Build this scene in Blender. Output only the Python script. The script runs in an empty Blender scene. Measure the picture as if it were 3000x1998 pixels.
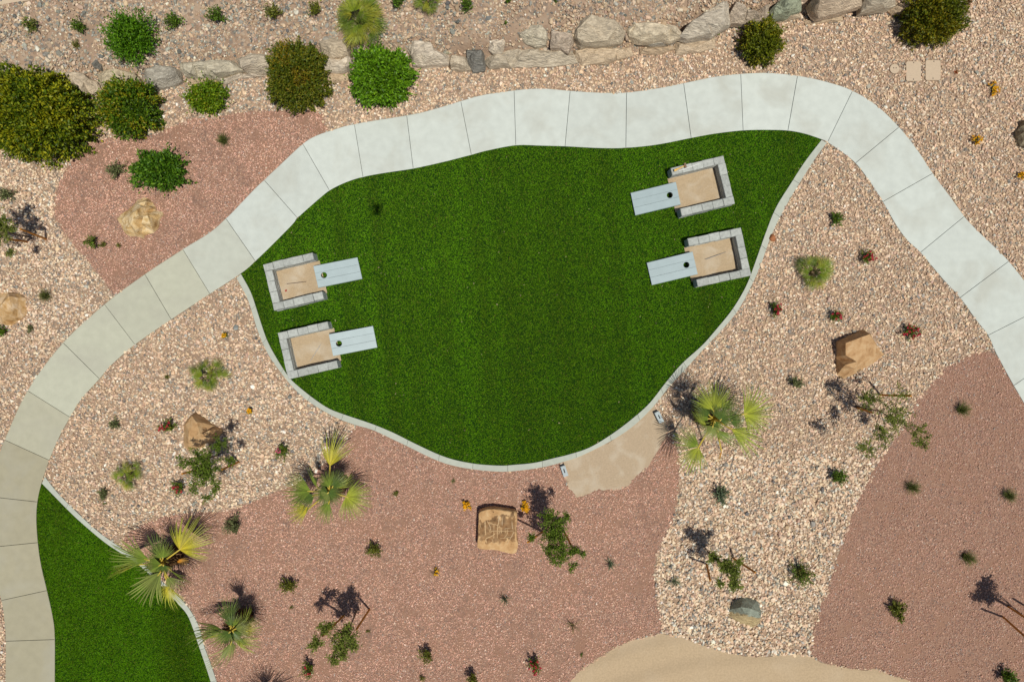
import bpy, bmesh, math, random
import numpy as np
from mathutils import Vector, Matrix, noise

# ------------------------------------------------------------------ camera, world, sun
H = 18.2            # flying height of the camera above the lawn
S = 110.0           # photograph pixels per metre on the ground
SC = bpy.context.scene
COL = SC.collection
cam_d = bpy.data.cameras.new('camera'); cam = bpy.data.objects.new('camera', cam_d); COL.objects.link(cam)
cam.location = (0, 0, H); cam_d.sensor_width = 36.0; cam_d.lens = 36.0 * H / (3000 / S); cam_d.clip_end = 1000; cam_d.clip_start = .02
SC.camera = cam
W = bpy.data.worlds.new('World'); SC.world = W; W.use_nodes = True
nt = W.node_tree; bg = nt.nodes['Background']
sky = nt.nodes.new('ShaderNodeTexSky'); sky.sky_type = 'NISHITA'; sky.sun_disc = False
SUN = Vector((-0.1963, 0.1883, -1.0))
sky.sun_elevation = math.atan2(1, math.hypot(SUN.x, SUN.y)); sky.sun_rotation = math.atan2(-SUN.x, -SUN.y)
nt.links.new(sky.outputs[0], bg.inputs[0]); bg.inputs[1].default_value = 0.05
sl = bpy.data.lights.new('sun', 'SUN'); sl.energy = 3.6; sl.angle = math.radians(.5); sl.color = (1, .965, .865)
so = bpy.data.objects.new('sun', sl); COL.objects.link(so); so.location = (6, -6, 40)
so.rotation_mode = 'QUATERNION'; so.rotation_quaternion = SUN.to_track_quat('-Z', 'Y')
SC.view_settings.view_transform = 'Standard'; SC.view_settings.look = 'None'
SC.view_settings.exposure = 0.0; SC.view_settings.gamma = 1.0
SC.cycles.max_bounces = 6

random.seed(7); RNG = np.random.default_rng(11)

# ------------------------------------------------------------------ helpers
def P(px, py, z=0.0):
    k = (H - z) / H / S
    return Vector(((px - 1500) * k, (999 - py) * k, z))

WX = [-900, 0, 220, 350, 480, 600, 700, 800, 960, 1120, 1250, 1400, 1500, 1680, 1850, 2000, 2100, 2250, 2400, 2600, 2750, 3200, 4200]
WY = [265, 250, 250, 245, 240, 222, 207, 195, 190, 178, 180, 190, 182, 168, 150, 110, 75, 50, 35, 15, -10, -80, -200]
HX = [-900, 200, 900, 1400, 2400, 2800, 4200]; HH = [.35, .4, .5, .7, .7, .45, .4]
def hgt(x, y):
    x = np.asarray(x, float); y = np.asarray(y, float)
    px = 1500 + x * S; py = 999 - y * S
    d = (np.interp(px, WX, WY) - py) / S            # metres behind the foot of the rock wall
    t = np.clip(d / .45, 0, 1); t = t * t * (3 - 2 * t)
    u = np.clip((d - .3) / 2.0, 0, 1)
    hb = np.interp(px, HX, HH)
    return hb * (.7 * t + .3 * u)
def G(px, py, dz=0.0):
    z = 0.0
    for _ in range(4):
        v = P(px, py, z + dz); z = float(hgt(v.x, v.y))
    return Vector((v.x, v.y, z))

LAT = {}
def vnoise(x, y, sc, seed):
    if seed not in LAT: LAT[seed] = np.random.default_rng(seed).random((128, 128))
    g = LAT[seed]
    x = np.asarray(x, float) / sc + 500; y = np.asarray(y, float) / sc + 500
    i = np.floor(x).astype(int); j = np.floor(y).astype(int); fx = x - i; fy = y - j
    fx = fx * fx * (3 - 2 * fx); fy = fy * fy * (3 - 2 * fy)
    a = g[i % 128, j % 128]; b = g[(i + 1) % 128, j % 128]; c = g[i % 128, (j + 1) % 128]; d = g[(i + 1) % 128, (j + 1) % 128]
    return (a * (1 - fx) + b * fx) * (1 - fy) + (c * (1 - fx) + d * fx) * fy

def inside(px, py, poly):
    poly = np.asarray(poly, float); r = np.zeros(len(px), bool)
    x0, y0 = poly[:, 0], poly[:, 1]; x1, y1 = np.roll(x0, -1), np.roll(y0, -1)
    for a, b, c, d in zip(x0, y0, x1, y1):
        if b == d: continue
        r ^= ((b > py) != (d > py)) & (px < (c - a) * (py - b) / (d - b) + a)
    return r

def smooth(pts, n=8):
    p = [np.array(q, float) for q in pts]; p = [2 * p[0] - p[1]] + p + [2 * p[-1] - p[-2]]
    out = []
    for i in range(1, len(p) - 2):
        a, b, c, d = p[i - 1], p[i], p[i + 1], p[i + 2]
        for k in range(n):
            t = k / n
            out.append(.5 * (2 * b + (c - a) * t + (2 * a - 5 * b + 4 * c - d) * t * t + (3 * b - a - 3 * c + d) * t ** 3))
    out.append(p[-2]); return np.array(out)

class MB:
    """collects vertices, faces and a colour per vertex for ONE mesh"""
    def __init__(s): s.v = []; s.f = {}; s.c = []; s.n = 0
    def add(s, V, F, C=None):
        V = np.asarray(V, float).reshape(-1, 3); s.v.append(V)
        if C is None: C = (1, 1, 1)
        C = np.asarray(C, float)
        s.c.append(np.broadcast_to(C, (len(V), 3)) if C.ndim == 1 else C)
        if isinstance(F, np.ndarray): F = [F]
        else:
            d = {}
            for f in F: d.setdefault(len(f), []).append(f)
            F = [np.array(q) for q in d.values()]
        for q in F: s.f.setdefault(q.shape[1], []).append(q + s.n)
        s.n += len(V)
    def box(s, c, size, rz=0, C=None, bev=0.0, jit=0.0):
        x, y, z = (q / 2 for q in size)
        if bev:
            V = []
            for sz, e in ((-1, 0), (1, 0), (1, bev)):
                zz = z - bev if (sz == 1 and e == 0) else sz * z
                V += [(-x + e, -y + e, zz), (x - e, -y + e, zz), (x - e, y - e, zz), (-x + e, y - e, zz)]
            F = [(3, 2, 1, 0), (8, 9, 10, 11)]
            for b in (0, 4): F += [(b + i, b + (i + 1) % 4, b + 4 + (i + 1) % 4, b + 4 + i) for i in range(4)]
        else:
            V = [(-x, -y, -z), (x, -y, -z), (x, y, -z), (-x, y, -z), (-x, -y, z), (x, -y, z), (x, y, z), (-x, y, z)]
            F = [(3, 2, 1, 0), (4, 5, 6, 7)] + [(i, (i + 1) % 4, 4 + (i + 1) % 4, 4 + i) for i in range(4)]
        V = np.array(V)
        if jit: V = V + RNG.uniform(-jit, jit, V.shape)
        co, si = math.cos(rz), math.sin(rz)
        V = V @ np.array([[co, si, 0], [-si, co, 0], [0, 0, 1]]) + np.array(c)
        s.add(V, F, C)
    def tube(s, pts, rad, sides=6, C=None):
        pts = [Vector(p) for p in pts]; V = []
        for i, p in enumerate(pts):
            d = (pts[min(i + 1, len(pts) - 1)] - pts[max(i - 1, 0)]).normalized()
            a = d.cross(Vector((.31, .87, .38))).normalized(); b = d.cross(a)
            r = rad[i] if hasattr(rad, '__len__') else rad
            V += [p + (a * math.cos(t * 2 * math.pi / sides) + b * math.sin(t * 2 * math.pi / sides)) * r for t in range(sides)]
        F = []
        for i in range(len(pts) - 1):
            for t in range(sides):
                F.append((i * sides + t, i * sides + (t + 1) % sides, (i + 1) * sides + (t + 1) % sides, (i + 1) * sides + t))
        F.append(tuple(range(sides))[::-1]); F.append(tuple(range(len(V) - sides, len(V))))
        s.add([tuple(v) for v in V], F, C)
    def build(s, name, mat, parent=None, base=None, flat=True):
        V = np.concatenate(s.v); C = np.concatenate(s.c)
        if parent is not None: base = parent.location
        if base is not None: V = V - np.array(base)
        me = bpy.data.meshes.new(name)
        me.vertices.add(len(V)); me.vertices.foreach_set('co', V.astype(np.float32).ravel())
        L = []; st = []; cnt = []; o = 0
        for k, q in s.f.items():
            q = np.concatenate(q); L.append(q.ravel()); st.append(o + k * np.arange(len(q))); cnt.append(np.full(len(q), k)); o += k * len(q)
        L = np.concatenate(L); st = np.concatenate(st); cnt = np.concatenate(cnt)
        me.loops.add(len(L)); me.loops.foreach_set('vertex_index', L.astype(np.int32))
        me.polygons.add(len(st)); me.polygons.foreach_set('loop_start', st.astype(np.int32)); me.polygons.foreach_set('loop_total', cnt.astype(np.int32))
        me.polygons.foreach_set('use_smooth', np.full(len(st), not flat))
        a = me.attributes.new('col', 'FLOAT_COLOR', 'POINT')
        a.data.foreach_set('color', np.concatenate([C, np.ones((len(C), 1))], 1).astype(np.float32).ravel())
        me.update(calc_edges=True); me.validate()
        ob = bpy.data.objects.new(name, me); COL.objects.link(ob); me.materials.append(mat)
        if parent is not None: ob.parent = parent
        elif base is not None: ob.location = base
        return ob

def tag(o, label, cat, group=None):
    o['label'] = label; o['category'] = cat
    if group: o['group'] = group
    return o
def thing(name, label, cat, loc, group=None):
    o = bpy.data.objects.new(name, None); COL.objects.link(o); o.location = loc; o.empty_display_size = .2
    return tag(o, label, cat, group)
def kind(o, k): o['kind'] = k; return o

# ------------------------------------------------------------------ materials
def mat(name, rough=.8, var=.12, scale=20, bump=0, bscale=60, spec=.3, metal=0, trans=0.0, bdist=.01, big=0, bigscale=1.5, bigcol=None, ramp=None):
    """base colour from the mesh's own colour attribute, varied by noise in world space"""
    m = bpy.data.materials.new(name); m.use_nodes = True; N = m.node_tree.nodes; K = m.node_tree.links
    b = N['Principled BSDF']; b.inputs['Roughness'].default_value = rough; b.inputs['Specular IOR Level'].default_value = spec
    b.inputs['Metallic'].default_value = metal
    at = N.new('ShaderNodeAttribute'); at.attribute_name = 'col'
    geo = N.new('ShaderNodeNewGeometry'); cur = at.outputs['Color']
    if var:
        n = N.new('ShaderNodeTexNoise'); n.inputs['Scale'].default_value = scale; n.inputs['Detail'].default_value = 6
        K.new(geo.outputs['Position'], n.inputs['Vector'])
        r = N.new('ShaderNodeMapRange'); r.inputs[1].default_value = .3; r.inputs[2].default_value = .7
        r.inputs[3].default_value = 1 - var; r.inputs[4].default_value = 1 + var; K.new(n.outputs['Fac'], r.inputs[0])
        mx = N.new('ShaderNodeVectorMath'); mx.operation = 'SCALE'; K.new(cur, mx.inputs[0]); K.new(r.outputs[0], mx.inputs['Scale']); cur = mx.outputs[0]
    if big:
        n = N.new('ShaderNodeTexNoise'); n.inputs['Scale'].default_value = bigscale; n.inputs['Detail'].default_value = 4; n.inputs['Distortion'].default_value = .6
        K.new(geo.outputs['Position'], n.inputs['Vector'])
        r = N.new('ShaderNodeMapRange'); r.inputs[1].default_value = .48; r.inputs[2].default_value = .72; r.inputs[3].default_value = 0; r.inputs[4].default_value = big
        K.new(n.outputs['Fac'], r.inputs[0])
        mx = N.new('ShaderNodeMix'); mx.data_type = 'RGBA'; K.new(r.outputs[0], mx.inputs[0]); K.new(cur, mx.inputs[6]); mx.inputs[7].default_value = (*bigcol, 1); cur = mx.outputs[2]
    K.new(cur, b.inputs['Base Color'])
    if bump:
        n = N.new('ShaderNodeTexNoise'); n.inputs['Scale'].default_value = bscale; n.inputs['Detail'].default_value = 8
        K.new(geo.outputs['Position'], n.inputs['Vector'])
        bp = N.new('ShaderNodeBump'); bp.inputs['Strength'].default_value = bump; bp.inputs['Distance'].default_value = bdist
        K.new(n.outputs['Fac'], bp.inputs['Height']); K.new(bp.outputs[0], b.inputs['Normal'])
    if trans:
        t = N.new('ShaderNodeBsdfTranslucent'); K.new(cur, t.inputs[0])
        ms = N.new('ShaderNodeMixShader'); ms.inputs[0].default_value = trans
        K.new(b.outputs[0], ms.inputs[1]); K.new(t.outputs[0], ms.inputs[2]); K.new(ms.outputs[0], N['Material Output'].inputs[0])
    return m

def voro_mat(name, scale, cols, soil, rough=.9, bump=.8, bdist=.02):
    """packed stones: voronoi cells coloured at random"""
    m = bpy.data.materials.new(name); m.use_nodes = True; N = m.node_tree.nodes; K = m.node_tree.links
    b = N['Principled BSDF']; b.inputs['Roughness'].default_value = rough; b.inputs['Specular IOR Level'].default_value = .2
    geo = N.new('ShaderNodeNewGeometry')
    v = N.new('ShaderNodeTexVoronoi'); v.inputs['Scale'].default_value = scale; K.new(geo.outputs['Position'], v.inputs['Vector'])
    sep = N.new('ShaderNodeSeparateColor'); K.new(v.outputs['Color'], sep.inputs[0])
    r = N.new('ShaderNodeValToRGB'); r.color_ramp.interpolation = 'CONSTANT'
    e = r.color_ramp.elements
    while len(e) < len(cols): e.new(.5)
    for i, c in enumerate(cols): e[i].position = i / len(cols); e[i].color = (*c, 1)
    K.new(sep.outputs[0], r.inputs[0])
    n = N.new('ShaderNodeTexNoise'); n.inputs['Scale'].default_value = 1.3; n.inputs['Detail'].default_value = 5; K.new(geo.outputs['Position'], n.inputs['Vector'])
    mr = N.new('ShaderNodeMapRange'); mr.inputs[1].default_value = .45; mr.inputs[2].default_value = .65; mr.inputs[3].default_value = .25; mr.inputs[4].default_value = .9; K.new(n.outputs[0], mr.inputs[0])
    mx = N.new('ShaderNodeMix'); mx.data_type = 'RGBA'; K.new(mr.outputs[0], mx.inputs[0]); K.new(r.outputs[0], mx.inputs[6]); mx.inputs[7].default_value = (*soil, 1)
    K.new(mx.outputs[2], b.inputs['Base Color'])
    bp = N.new('ShaderNodeBump'); bp.invert = True; bp.inputs['Strength'].default_value = bump; bp.inputs['Distance'].default_value = bdist
    K.new(v.outputs['Distance'], bp.inputs['Height']); K.new(bp.outputs[0], b.inputs['Normal'])
    return m

def rock_mat(name, dark, light, stain, strata=0.0, sscale=9):
    m = bpy.data.materials.new(name); m.use_nodes = True; N = m.node_tree.nodes; K = m.node_tree.links
    b = N['Principled BSDF']; b.inputs['Roughness'].default_value = .9; b.inputs['Specular IOR Level'].default_value = .2
    geo = N.new('ShaderNodeNewGeometry'); at = N.new('ShaderNodeAttribute'); at.attribute_name = 'col'
    n = N.new('ShaderNodeTexNoise'); n.inputs['Scale'].default_value = 5; n.inputs['Detail'].default_value = 9; n.inputs['Roughness'].default_value = .62; n.inputs['Distortion'].default_value = .5
    mp = N.new('ShaderNodeMapping'); K.new(geo.outputs['Position'], mp.inputs[0]); mp.inputs['Rotation'].default_value = (.2, .3, .25)
    if strata: mp.inputs['Scale'].default_value = (1, 2.2, 5)
    K.new(mp.outputs[0], n.inputs['Vector'])
    r = N.new('ShaderNodeValToRGB'); e = r.color_ramp.elements; e.new(.5)
    e[0].position = .3; e[0].color = (*stain, 1); e[1].position = .47; e[1].color = (*dark, 1); e[2].position = .66; e[2].color = (*light, 1)
    K.new(n.outputs[0], r.inputs[0])
    mx = N.new('ShaderNodeMix'); mx.data_type = 'RGBA'; mx.blend_type = 'MULTIPLY'; mx.inputs[0].default_value = 1; K.new(r.outputs[0], mx.inputs[6]); K.new(at.outputs['Color'], mx.inputs[7])
    K.new(mx.outputs[2], b.inputs['Base Color'])
    h = n.outputs[0]
    if strata:
        w = N.new('ShaderNodeTexWave'); w.inputs['Scale'].default_value = sscale; w.inputs['Distortion'].default_value = 6; w.inputs['Detail'].default_value = 4; w.inputs['Detail Scale'].default_value = 1.5
        w.bands_direction = 'Y'; K.new(mp.outputs[0], w.inputs['Vector'])
        a = N.new('ShaderNodeMath'); a.operation = 'MULTIPLY_ADD'; K.new(w.outputs['Fac'], a.inputs[0]); a.inputs[1].default_value = strata; K.new(n.outputs[0], a.inputs[2]); h = a.outputs[0]
    bp = N.new('ShaderNodeBump'); bp.inputs['Strength'].default_value = .8; bp.inputs['Distance'].default_value = .05; K.new(h, bp.inputs['Height']); K.new(bp.outputs[0], b.inputs['Normal'])
    return m

M_GROUND = voro_mat('ground_pebbles', 13, [(.36, .25, .17), (.42, .31, .22), (.28, .19, .13), (.18, .16, .14), (.38, .27, .19), (.44, .35, .26)], (.31, .215, .15), bump=.7)
M_RED = voro_mat('red_gravel_bed', 34, [(.29, .16, .11), (.35, .21, .15), (.22, .12, .085), (.40, .26, .19), (.28, .16, .12), (.18, .125, .105)], (.30, .17, .115), bump=.7, bdist=.012)
M_STONE = mat('loose_stone', .85, .10, 60, spec=.25)
M_CHIP = mat('gravel_chip', .85, .06, 90, spec=.3)
M_CONC = mat('concrete', .85, .05, 5, bump=.12, bscale=180, spec=.25, bdist=.004, big=.42, bigscale=1.0, bigcol=(.40, .385, .32))
M_KERB = mat('kerb_concrete', .9, .06, 9, bump=.2, bscale=140, spec=.2, bdist=.004)
M_SAND = mat('sand', .95, .09, 26, bump=.6, bscale=70, spec=.1, bdist=.02, big=.7, bigscale=2.2, bigcol=(.56, .48, .37))
M_DIRT = mat('packed_dirt', .95, .10, 22, bump=.35, bscale=60, spec=.1, bdist=.01, big=.4, bigscale=1.1, bigcol=(.52, .41, .285))
nd = M_DIRT.node_tree; wv = nd.nodes.new('ShaderNodeTexWave'); wv.wave_type = 'RINGS'; wv.rings_direction = 'Z'; wv.inputs['Scale'].default_value = .42; wv.inputs['Distortion'].default_value = 2.2; wv.inputs['Detail'].default_value = 4; wv.inputs['Detail Scale'].default_value = .5
mpd = nd.nodes.new('ShaderNodeMapping'); gd = nd.nodes.new('ShaderNodeNewGeometry'); nd.links.new(gd.outputs['Position'], mpd.inputs[0]); mpd.inputs['Location'].default_value = (-4.2, 13.5, 0); mpd.inputs['Scale'].default_value = (.6, 1, 1); nd.links.new(mpd.outputs[0], wv.inputs['Vector'])
bw = nd.nodes.new('ShaderNodeBump'); bw.inputs['Strength'].default_value = .5; bw.inputs['Distance'].default_value = .12; nd.links.new(wv.outputs['Fac'], bw.inputs['Height']); b0 = [n for n in nd.nodes if n.type == 'BUMP' and n != bw][0]; nd.links.new(bw.outputs[0], b0.inputs['Normal'])
M_TURFB = mat('turf_backing', 1, .2, 40, spec=.05)
M_BLADE = mat('turf_blade', .55, 0, spec=.25, trans=.12)
M_LEAF = mat('leaf', .5, 0, spec=.35, trans=.22)
M_MATT = mat('dull_leaf', .7, 0, spec=.2, trans=.2)
M_PALM = mat('palm_leaf', .45, .08, 12, spec=.35, trans=.14)
M_PETAL = mat('petal', .6, 0, spec=.2, trans=.2)
M_WOOD = mat('bark', .9, .25, 50, bump=.6, bscale=90, spec=.1)
M_STAKE = mat('weathered_stake', .8, .22, 35, bump=.3, bscale=120, spec=.2)
M_BLOCK = mat('concrete_block', .95, .16, 18, bump=.9, bscale=55, spec=.15, bdist=.012, big=.25, bigscale=5, bigcol=(.34, .35, .32))
M_BOARD = mat('board_paint', .42, .045, 5, spec=.4, bump=.08, bscale=40)
M_METAL = mat('painted_metal', .65, .05, 9, spec=.3)
M_DARK = mat('dark_slot', .7, 0, spec=.2)
M_LID = mat('plastic_lid', .6, .06, 30, bump=.3, bscale=200, spec=.3, bdist=.003)
M_ROCK_G = rock_mat('golden_sandstone', (.54, .38, .185), (.70, .58, .40), (.33, .19, .07))
M_ROCK_T = rock_mat('tan_sandstone', (.46, .29, .15), (.54, .38, .22), (.33, .19, .09))
M_ROCK_W = rock_mat('wall_sandstone', (.45, .385, .305), (.62, .545, .445), (.27, .24, .205), strata=.30, sscale=5)
M_ROCK_GR = rock_mat('grey_green_stone', (.19, .20, .17), (.27, .29, .25), (.12, .11, .09), strata=.2)

# ------------------------------------------------------------------ outlines read off the photograph (pixels on the ground)
OUT = [(16, 2120), (18, 1998), (19, 1876), (14, 1810), (6, 1757), (-10, 1700), (-28, 1600), (-34, 1530), (-33, 1453), (-18, 1380), (16, 1288), (83, 1144), (187, 1004), (308, 892), (426, 804), (537, 731), (637, 666), (750, 552), (820, 486), (888, 423), (928, 399), (975, 383), (1039, 365), (1192, 340), (1260, 325), (1350, 298.5), (1412, 281), (1506, 267), (1585, 261.6), (1670, 268), (1755, 273.5), (1835, 273), (1925, 261), (2002, 246), (2094, 227), (2169, 218.7), (2250, 215.7), (2335, 224), (2420, 242), (2496, 268), (2568, 312), (2632, 374), (2683, 437), (2731, 509), (2785, 582), (2823, 635), (2851, 666), (2904, 717), (2953, 766), (3000, 825), (3055, 900), (3110, 1010), (3170, 1150), (3250, 1400)]
INN = [(163, 2120), (162, 1998), (162, 1871), (157, 1812), (139, 1728), (121, 1650), (112.5, 1588), (108, 1523), (111, 1469), (123, 1415), (146, 1347), (178, 1273), (207, 1221.5), (238, 1171), (293, 1109), (327, 1069.5), (397, 1009), (503, 935.7), (616, 861), (703, 804), (750, 765), (850, 666), (871, 641), (903, 611.5), (937, 582), (969, 557), (1017, 534), (1066, 519), (1132, 507), (1211, 495), (1302, 475), (1380, 455), (1429, 442), (1511, 427), (1585, 428), (1655, 430), (1755, 435), (1833, 434.5), (1925, 425), (2024, 405.6), (2094, 393), (2176, 383.5), (2250, 382), (2307, 384), (2356, 393), (2407, 410), (2423, 418), (2462, 444), (2505, 479), (2547, 533), (2585, 592), (2624, 660), (2658, 706), (2695, 740), (2760, 817), (2811, 872), (2857, 936), (2893, 982), (2917, 1035), (2968, 1129), (3000, 1184), (3050, 1290), (3140, 1480)]
JOINTS = [((19, 1876), (162, 1871)), ((6, 1757), (139, 1728)), ((-28, 1602), (112.5, 1588)), ((-33, 1453), (111, 1469)), ((16, 1288), (146, 1347)), ((83, 1144), (207, 1221.5)), ((187, 1004), (293, 1109)), ((308, 892), (397, 1009)), ((426, 804), (503, 935.7)), ((537, 731), (616, 861)), ((663, 641), (749, 765)), ((775, 529), (871, 638)), ((888, 423), (966, 559)), ((1039, 366), (1064, 520)), ((1192, 340), (1211, 495)), ((1350, 298), (1381, 455)), ((1506, 267), (1511, 427)), ((1670, 268), (1655, 430)), ((1835, 273), (1833, 434)), ((2002, 246), (2024, 405.6)), ((2169, 218.7), (2176, 383.5)), ((2335, 224), (2307, 384)), ((2496, 268), (2423, 418)), ((2632, 374), (2505, 479)), ((2731, 509), (2585, 592)), ((2823, 635), (2695, 740)), ((2953, 766), (2811, 872)), ((3055, 900), (2893, 982)), ((3110, 1030), (2968, 1129))]
KO = [(694, 815), (722, 866), (735, 900), (750, 950), (760.6, 980), (773, 1010), (792.5, 1048), (814, 1078), (839, 1110), (860, 1135), (894, 1167), (941, 1199), (992, 1226), (1047, 1246), (1090, 1258), (1153, 1287), (1217, 1318), (1245, 1332), (1302, 1356), (1366, 1371), (1440, 1379.6), (1500, 1379.6), (1589, 1368), (1661, 1349), (1708, 1332), (1793, 1289), (1857, 1246), (1914, 1190), (1963, 1129), (2005, 1084), (2060, 1023), (2111, 970), (2158, 914), (2196, 846.5), (2226, 781), (2250, 713), (2273, 658), (2314, 582), (2356, 514), (2390, 461), (2421, 420)]
KI = [(707, 803), (730, 844), (742, 872), (750, 897), (767, 950), (782, 993), (801, 1031), (828, 1076), (852, 1110), (882, 1137), (920, 1167), (966, 1197), (1022, 1218), (1090, 1241), (1153, 1267), (1217, 1299), (1289, 1332), (1344, 1349), (1408, 1359.6), (1472, 1363), (1500, 1361), (1564, 1355), (1627, 1340), (1661, 1332), (1725, 1311), (1789, 1273), (1848, 1229), (1901, 1182), (1950, 1120), (1997, 1065), (2056, 1012), (2099, 963), (2145, 906), (2184, 840), (2209, 776), (2239, 691), (2271, 611), (2314, 541), (2356, 476), (2405, 412)]
KO2 = [(134, 1396), (170, 1441), (221, 1493), (276, 1544), (314, 1574), (361, 1606), (408, 1638), (436, 1664), (467, 1693), (501, 1723), (543, 1765), (565, 1795), (584, 1833), (599, 1888), (616, 1935), (637, 1998), (670, 2110)]
KI2 = [(125, 1415), (170, 1461), (221, 1512), (272, 1557), (314, 1591), (352, 1616), (392, 1641), (425, 1667), (476, 1716), (518, 1761), (548, 1795), (565, 1833), (582, 1884), (601, 1939), (620, 1998), (654, 2110)]
RED1 = [(340, 866), (331, 861), (297, 815), (255, 764), (216, 717), (178, 666), (161, 637), (163, 573), (174, 535), (200, 488), (229, 442), (276, 414), (331, 403), (382, 397), (450, 395), (501, 374), (565, 348), (637, 344), (722, 327), (814, 323), (937, 327), (950, 361), (960, 385), (930, 405), (890, 430), (820, 492), (750, 558), (637, 672), (537, 737), (426, 810)]
RED2 = [(1047, 1243), (1026, 1273), (1009, 1303), (980, 1335), (937, 1366), (890, 1400), (835, 1430), (792, 1447), (750, 1465), (690, 1488), (637, 1500), (573, 1500), (488, 1510), (425, 1531), (391, 1548), (369, 1570), (355, 1600), (408, 1636), (467, 1690), (543, 1762), (584, 1830), (616, 1932), (637, 1996), (670, 2110), (1560, 2110), (1670, 1998), (1704, 1960), (1755, 1926), (1818, 1888), (1865, 1871), (1940, 1856), (1935, 1808), (1925, 1769), (1918, 1714), (1918, 1672), (1925, 1621), (1950, 1570), (1976, 1510), (1988, 1438), (1993, 1387), (1988, 1332), (1975, 1295), (1954, 1262), (1908, 1340), (1865, 1391), (1810, 1430), (1755, 1432), (1712, 1449), (1687, 1451), (1668, 1425), (1655, 1400), (1650, 1354), (1589, 1366), (1500, 1377), (1440, 1377), (1366, 1369), (1302, 1354), (1245, 1330), (1153, 1285), (1090, 1256)]
RED3 = [(2915, 1033), (2866, 1033), (2802, 1059), (2760, 1086), (2730, 1125), (2709, 1146), (2679, 1184), (2666, 1226), (2632, 1269), (2611, 1303), (2590, 1332), (2573, 1345), (2564, 1370), (2522, 1438), (2500, 1497), (2479, 1557), (2462, 1608), (2437, 1684), (2420, 1740), (2399, 1782), (2386, 1833), (2377, 1880), (2375, 1922), (2420, 1941), (2505, 1960), (2568, 1960), (2611, 1977), (2675, 1998), (2900, 2110), (3160, 2110), (3160, 1500), (3130, 1460), (3050, 1285), (3000, 1180), (2968, 1125)]
SANDP = [(1650, 1350), (1708, 1330), (1793, 1287), (1857, 1244), (1914, 1188), (1936, 1212), (1946, 1235), (1958, 1262), (1940, 1300), (1912, 1342), (1895, 1368), (1865, 1393), (1840, 1422), (1810, 1434), (1755, 1435), (1735, 1442), (1712, 1452), (1687, 1454), (1668, 1428), (1656, 1400)]
DIRT = [(1560, 2110), (1670, 1998), (1704, 1960), (1755, 1926), (1818, 1888), (1865, 1871), (1942, 1858), (2001, 1867), (2065, 1892), (2128, 1911), (2213, 1922), (2300, 1917), (2369, 1920), (2420, 1941), (2505, 1960), (2568, 1960), (2611, 1977), (2675, 1998), (2900, 2110)]
OUTs, INNs = smooth(OUT, 6), smooth(INN, 6)
KOs, KIs, KO2s, KI2s = smooth(KO, 5), smooth(KI, 5), smooth(KO2, 5), smooth(KI2, 5)
PATH = np.concatenate([OUTs, INNs[::-1]])
def near(c, p): return int(np.argmin(((c - np.array(p)) ** 2).sum(1)))
LAWN1 = np.concatenate([INNs[near(INNs, (703, 804)):near(INNs, (2407, 410)) + 1], KIs[::-1]])
LAWN2 = np.concatenate([INNs[:near(INNs, (123, 1415)) + 1], KI2s])
KERB1 = np.concatenate([KOs, KIs[::-1]]); KERB2 = np.concatenate([KO2s, KI2s[::-1]])

# ------------------------------------------------------------------ ground
def axis(a, b, st): return np.concatenate([[-180, -80, -40, -24, a - 2], np.arange(a, b + st / 2, st), [b + 2, 24, 40, 80, 180]])
gx, gy = axis(-16.4, 16.4, .16), axis(-11.6, 12.4, .16)
X, Y = np.meshgrid(gx, gy, indexing='ij')
Z = hgt(X, Y); bank = (hgt(X, Y) > .02)
Z = Z + bank * (vnoise(X, Y, .5, 3) - .5) * .06
I = np.arange(X.size).reshape(X.shape)
F = np.stack([I[:-1, :-1], I[1:, :-1], I[1:, 1:], I[:-1, 1:]], -1).reshape(-1, 4)
b = MB(); b.add(np.stack([X, Y, Z], -1), F); kind(b.build('ground', M_GROUND, flat=False), 'structure')

def sheet(name, poly, z, m, C, jag=0):
    poly = np.asarray(poly, float)
    if jag:
        q = smooth(list(poly) + [poly[0]], 6)[:-1]; poly = q + RNG.normal(0, jag, q.shape)
    bm = bmesh.new(); vs = [bm.verts.new(P(x, y)[:2] + (z,)) for x, y in poly]
    es = [bm.edges.new((vs[i], vs[(i + 1) % len(vs)])) for i in range(len(vs))]
    bmesh.ops.triangle_fill(bm, use_beauty=True, edges=es)
    bm.verts.index_update(); V = [tuple(v.co) for v in bm.verts]; F = []
    for f in bm.faces:
        f.normal_update(); i = [v.index for v in f.verts]; F.append(tuple(i if f.normal.z > 0 else i[::-1]))
    bm.free(); mb = MB(); mb.add(V, F, C); return kind(mb.build(name, m), 'structure')
sheet('gravel_bed', RED1, .004, M_RED, (1, 1, 1), 1.5)
sheet('gravel_bed', RED2, .004, M_RED, (1, 1, 1), 1.5)
sheet('gravel_bed', RED3, .004, M_RED, (1, 1, 1), 1.5)
sheet('sand', SANDP, .009, M_SAND, (.45, .345, .235), 2)
sheet('dirt', DIRT, .009, M_DIRT, (.46, .345, .22), 2)
sheet('lawn', LAWN1, .006, M_TURFB, (.010, .035, .004))
sheet('lawn', LAWN2, .006, M_TURFB, (.008, .032, .004))

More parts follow.
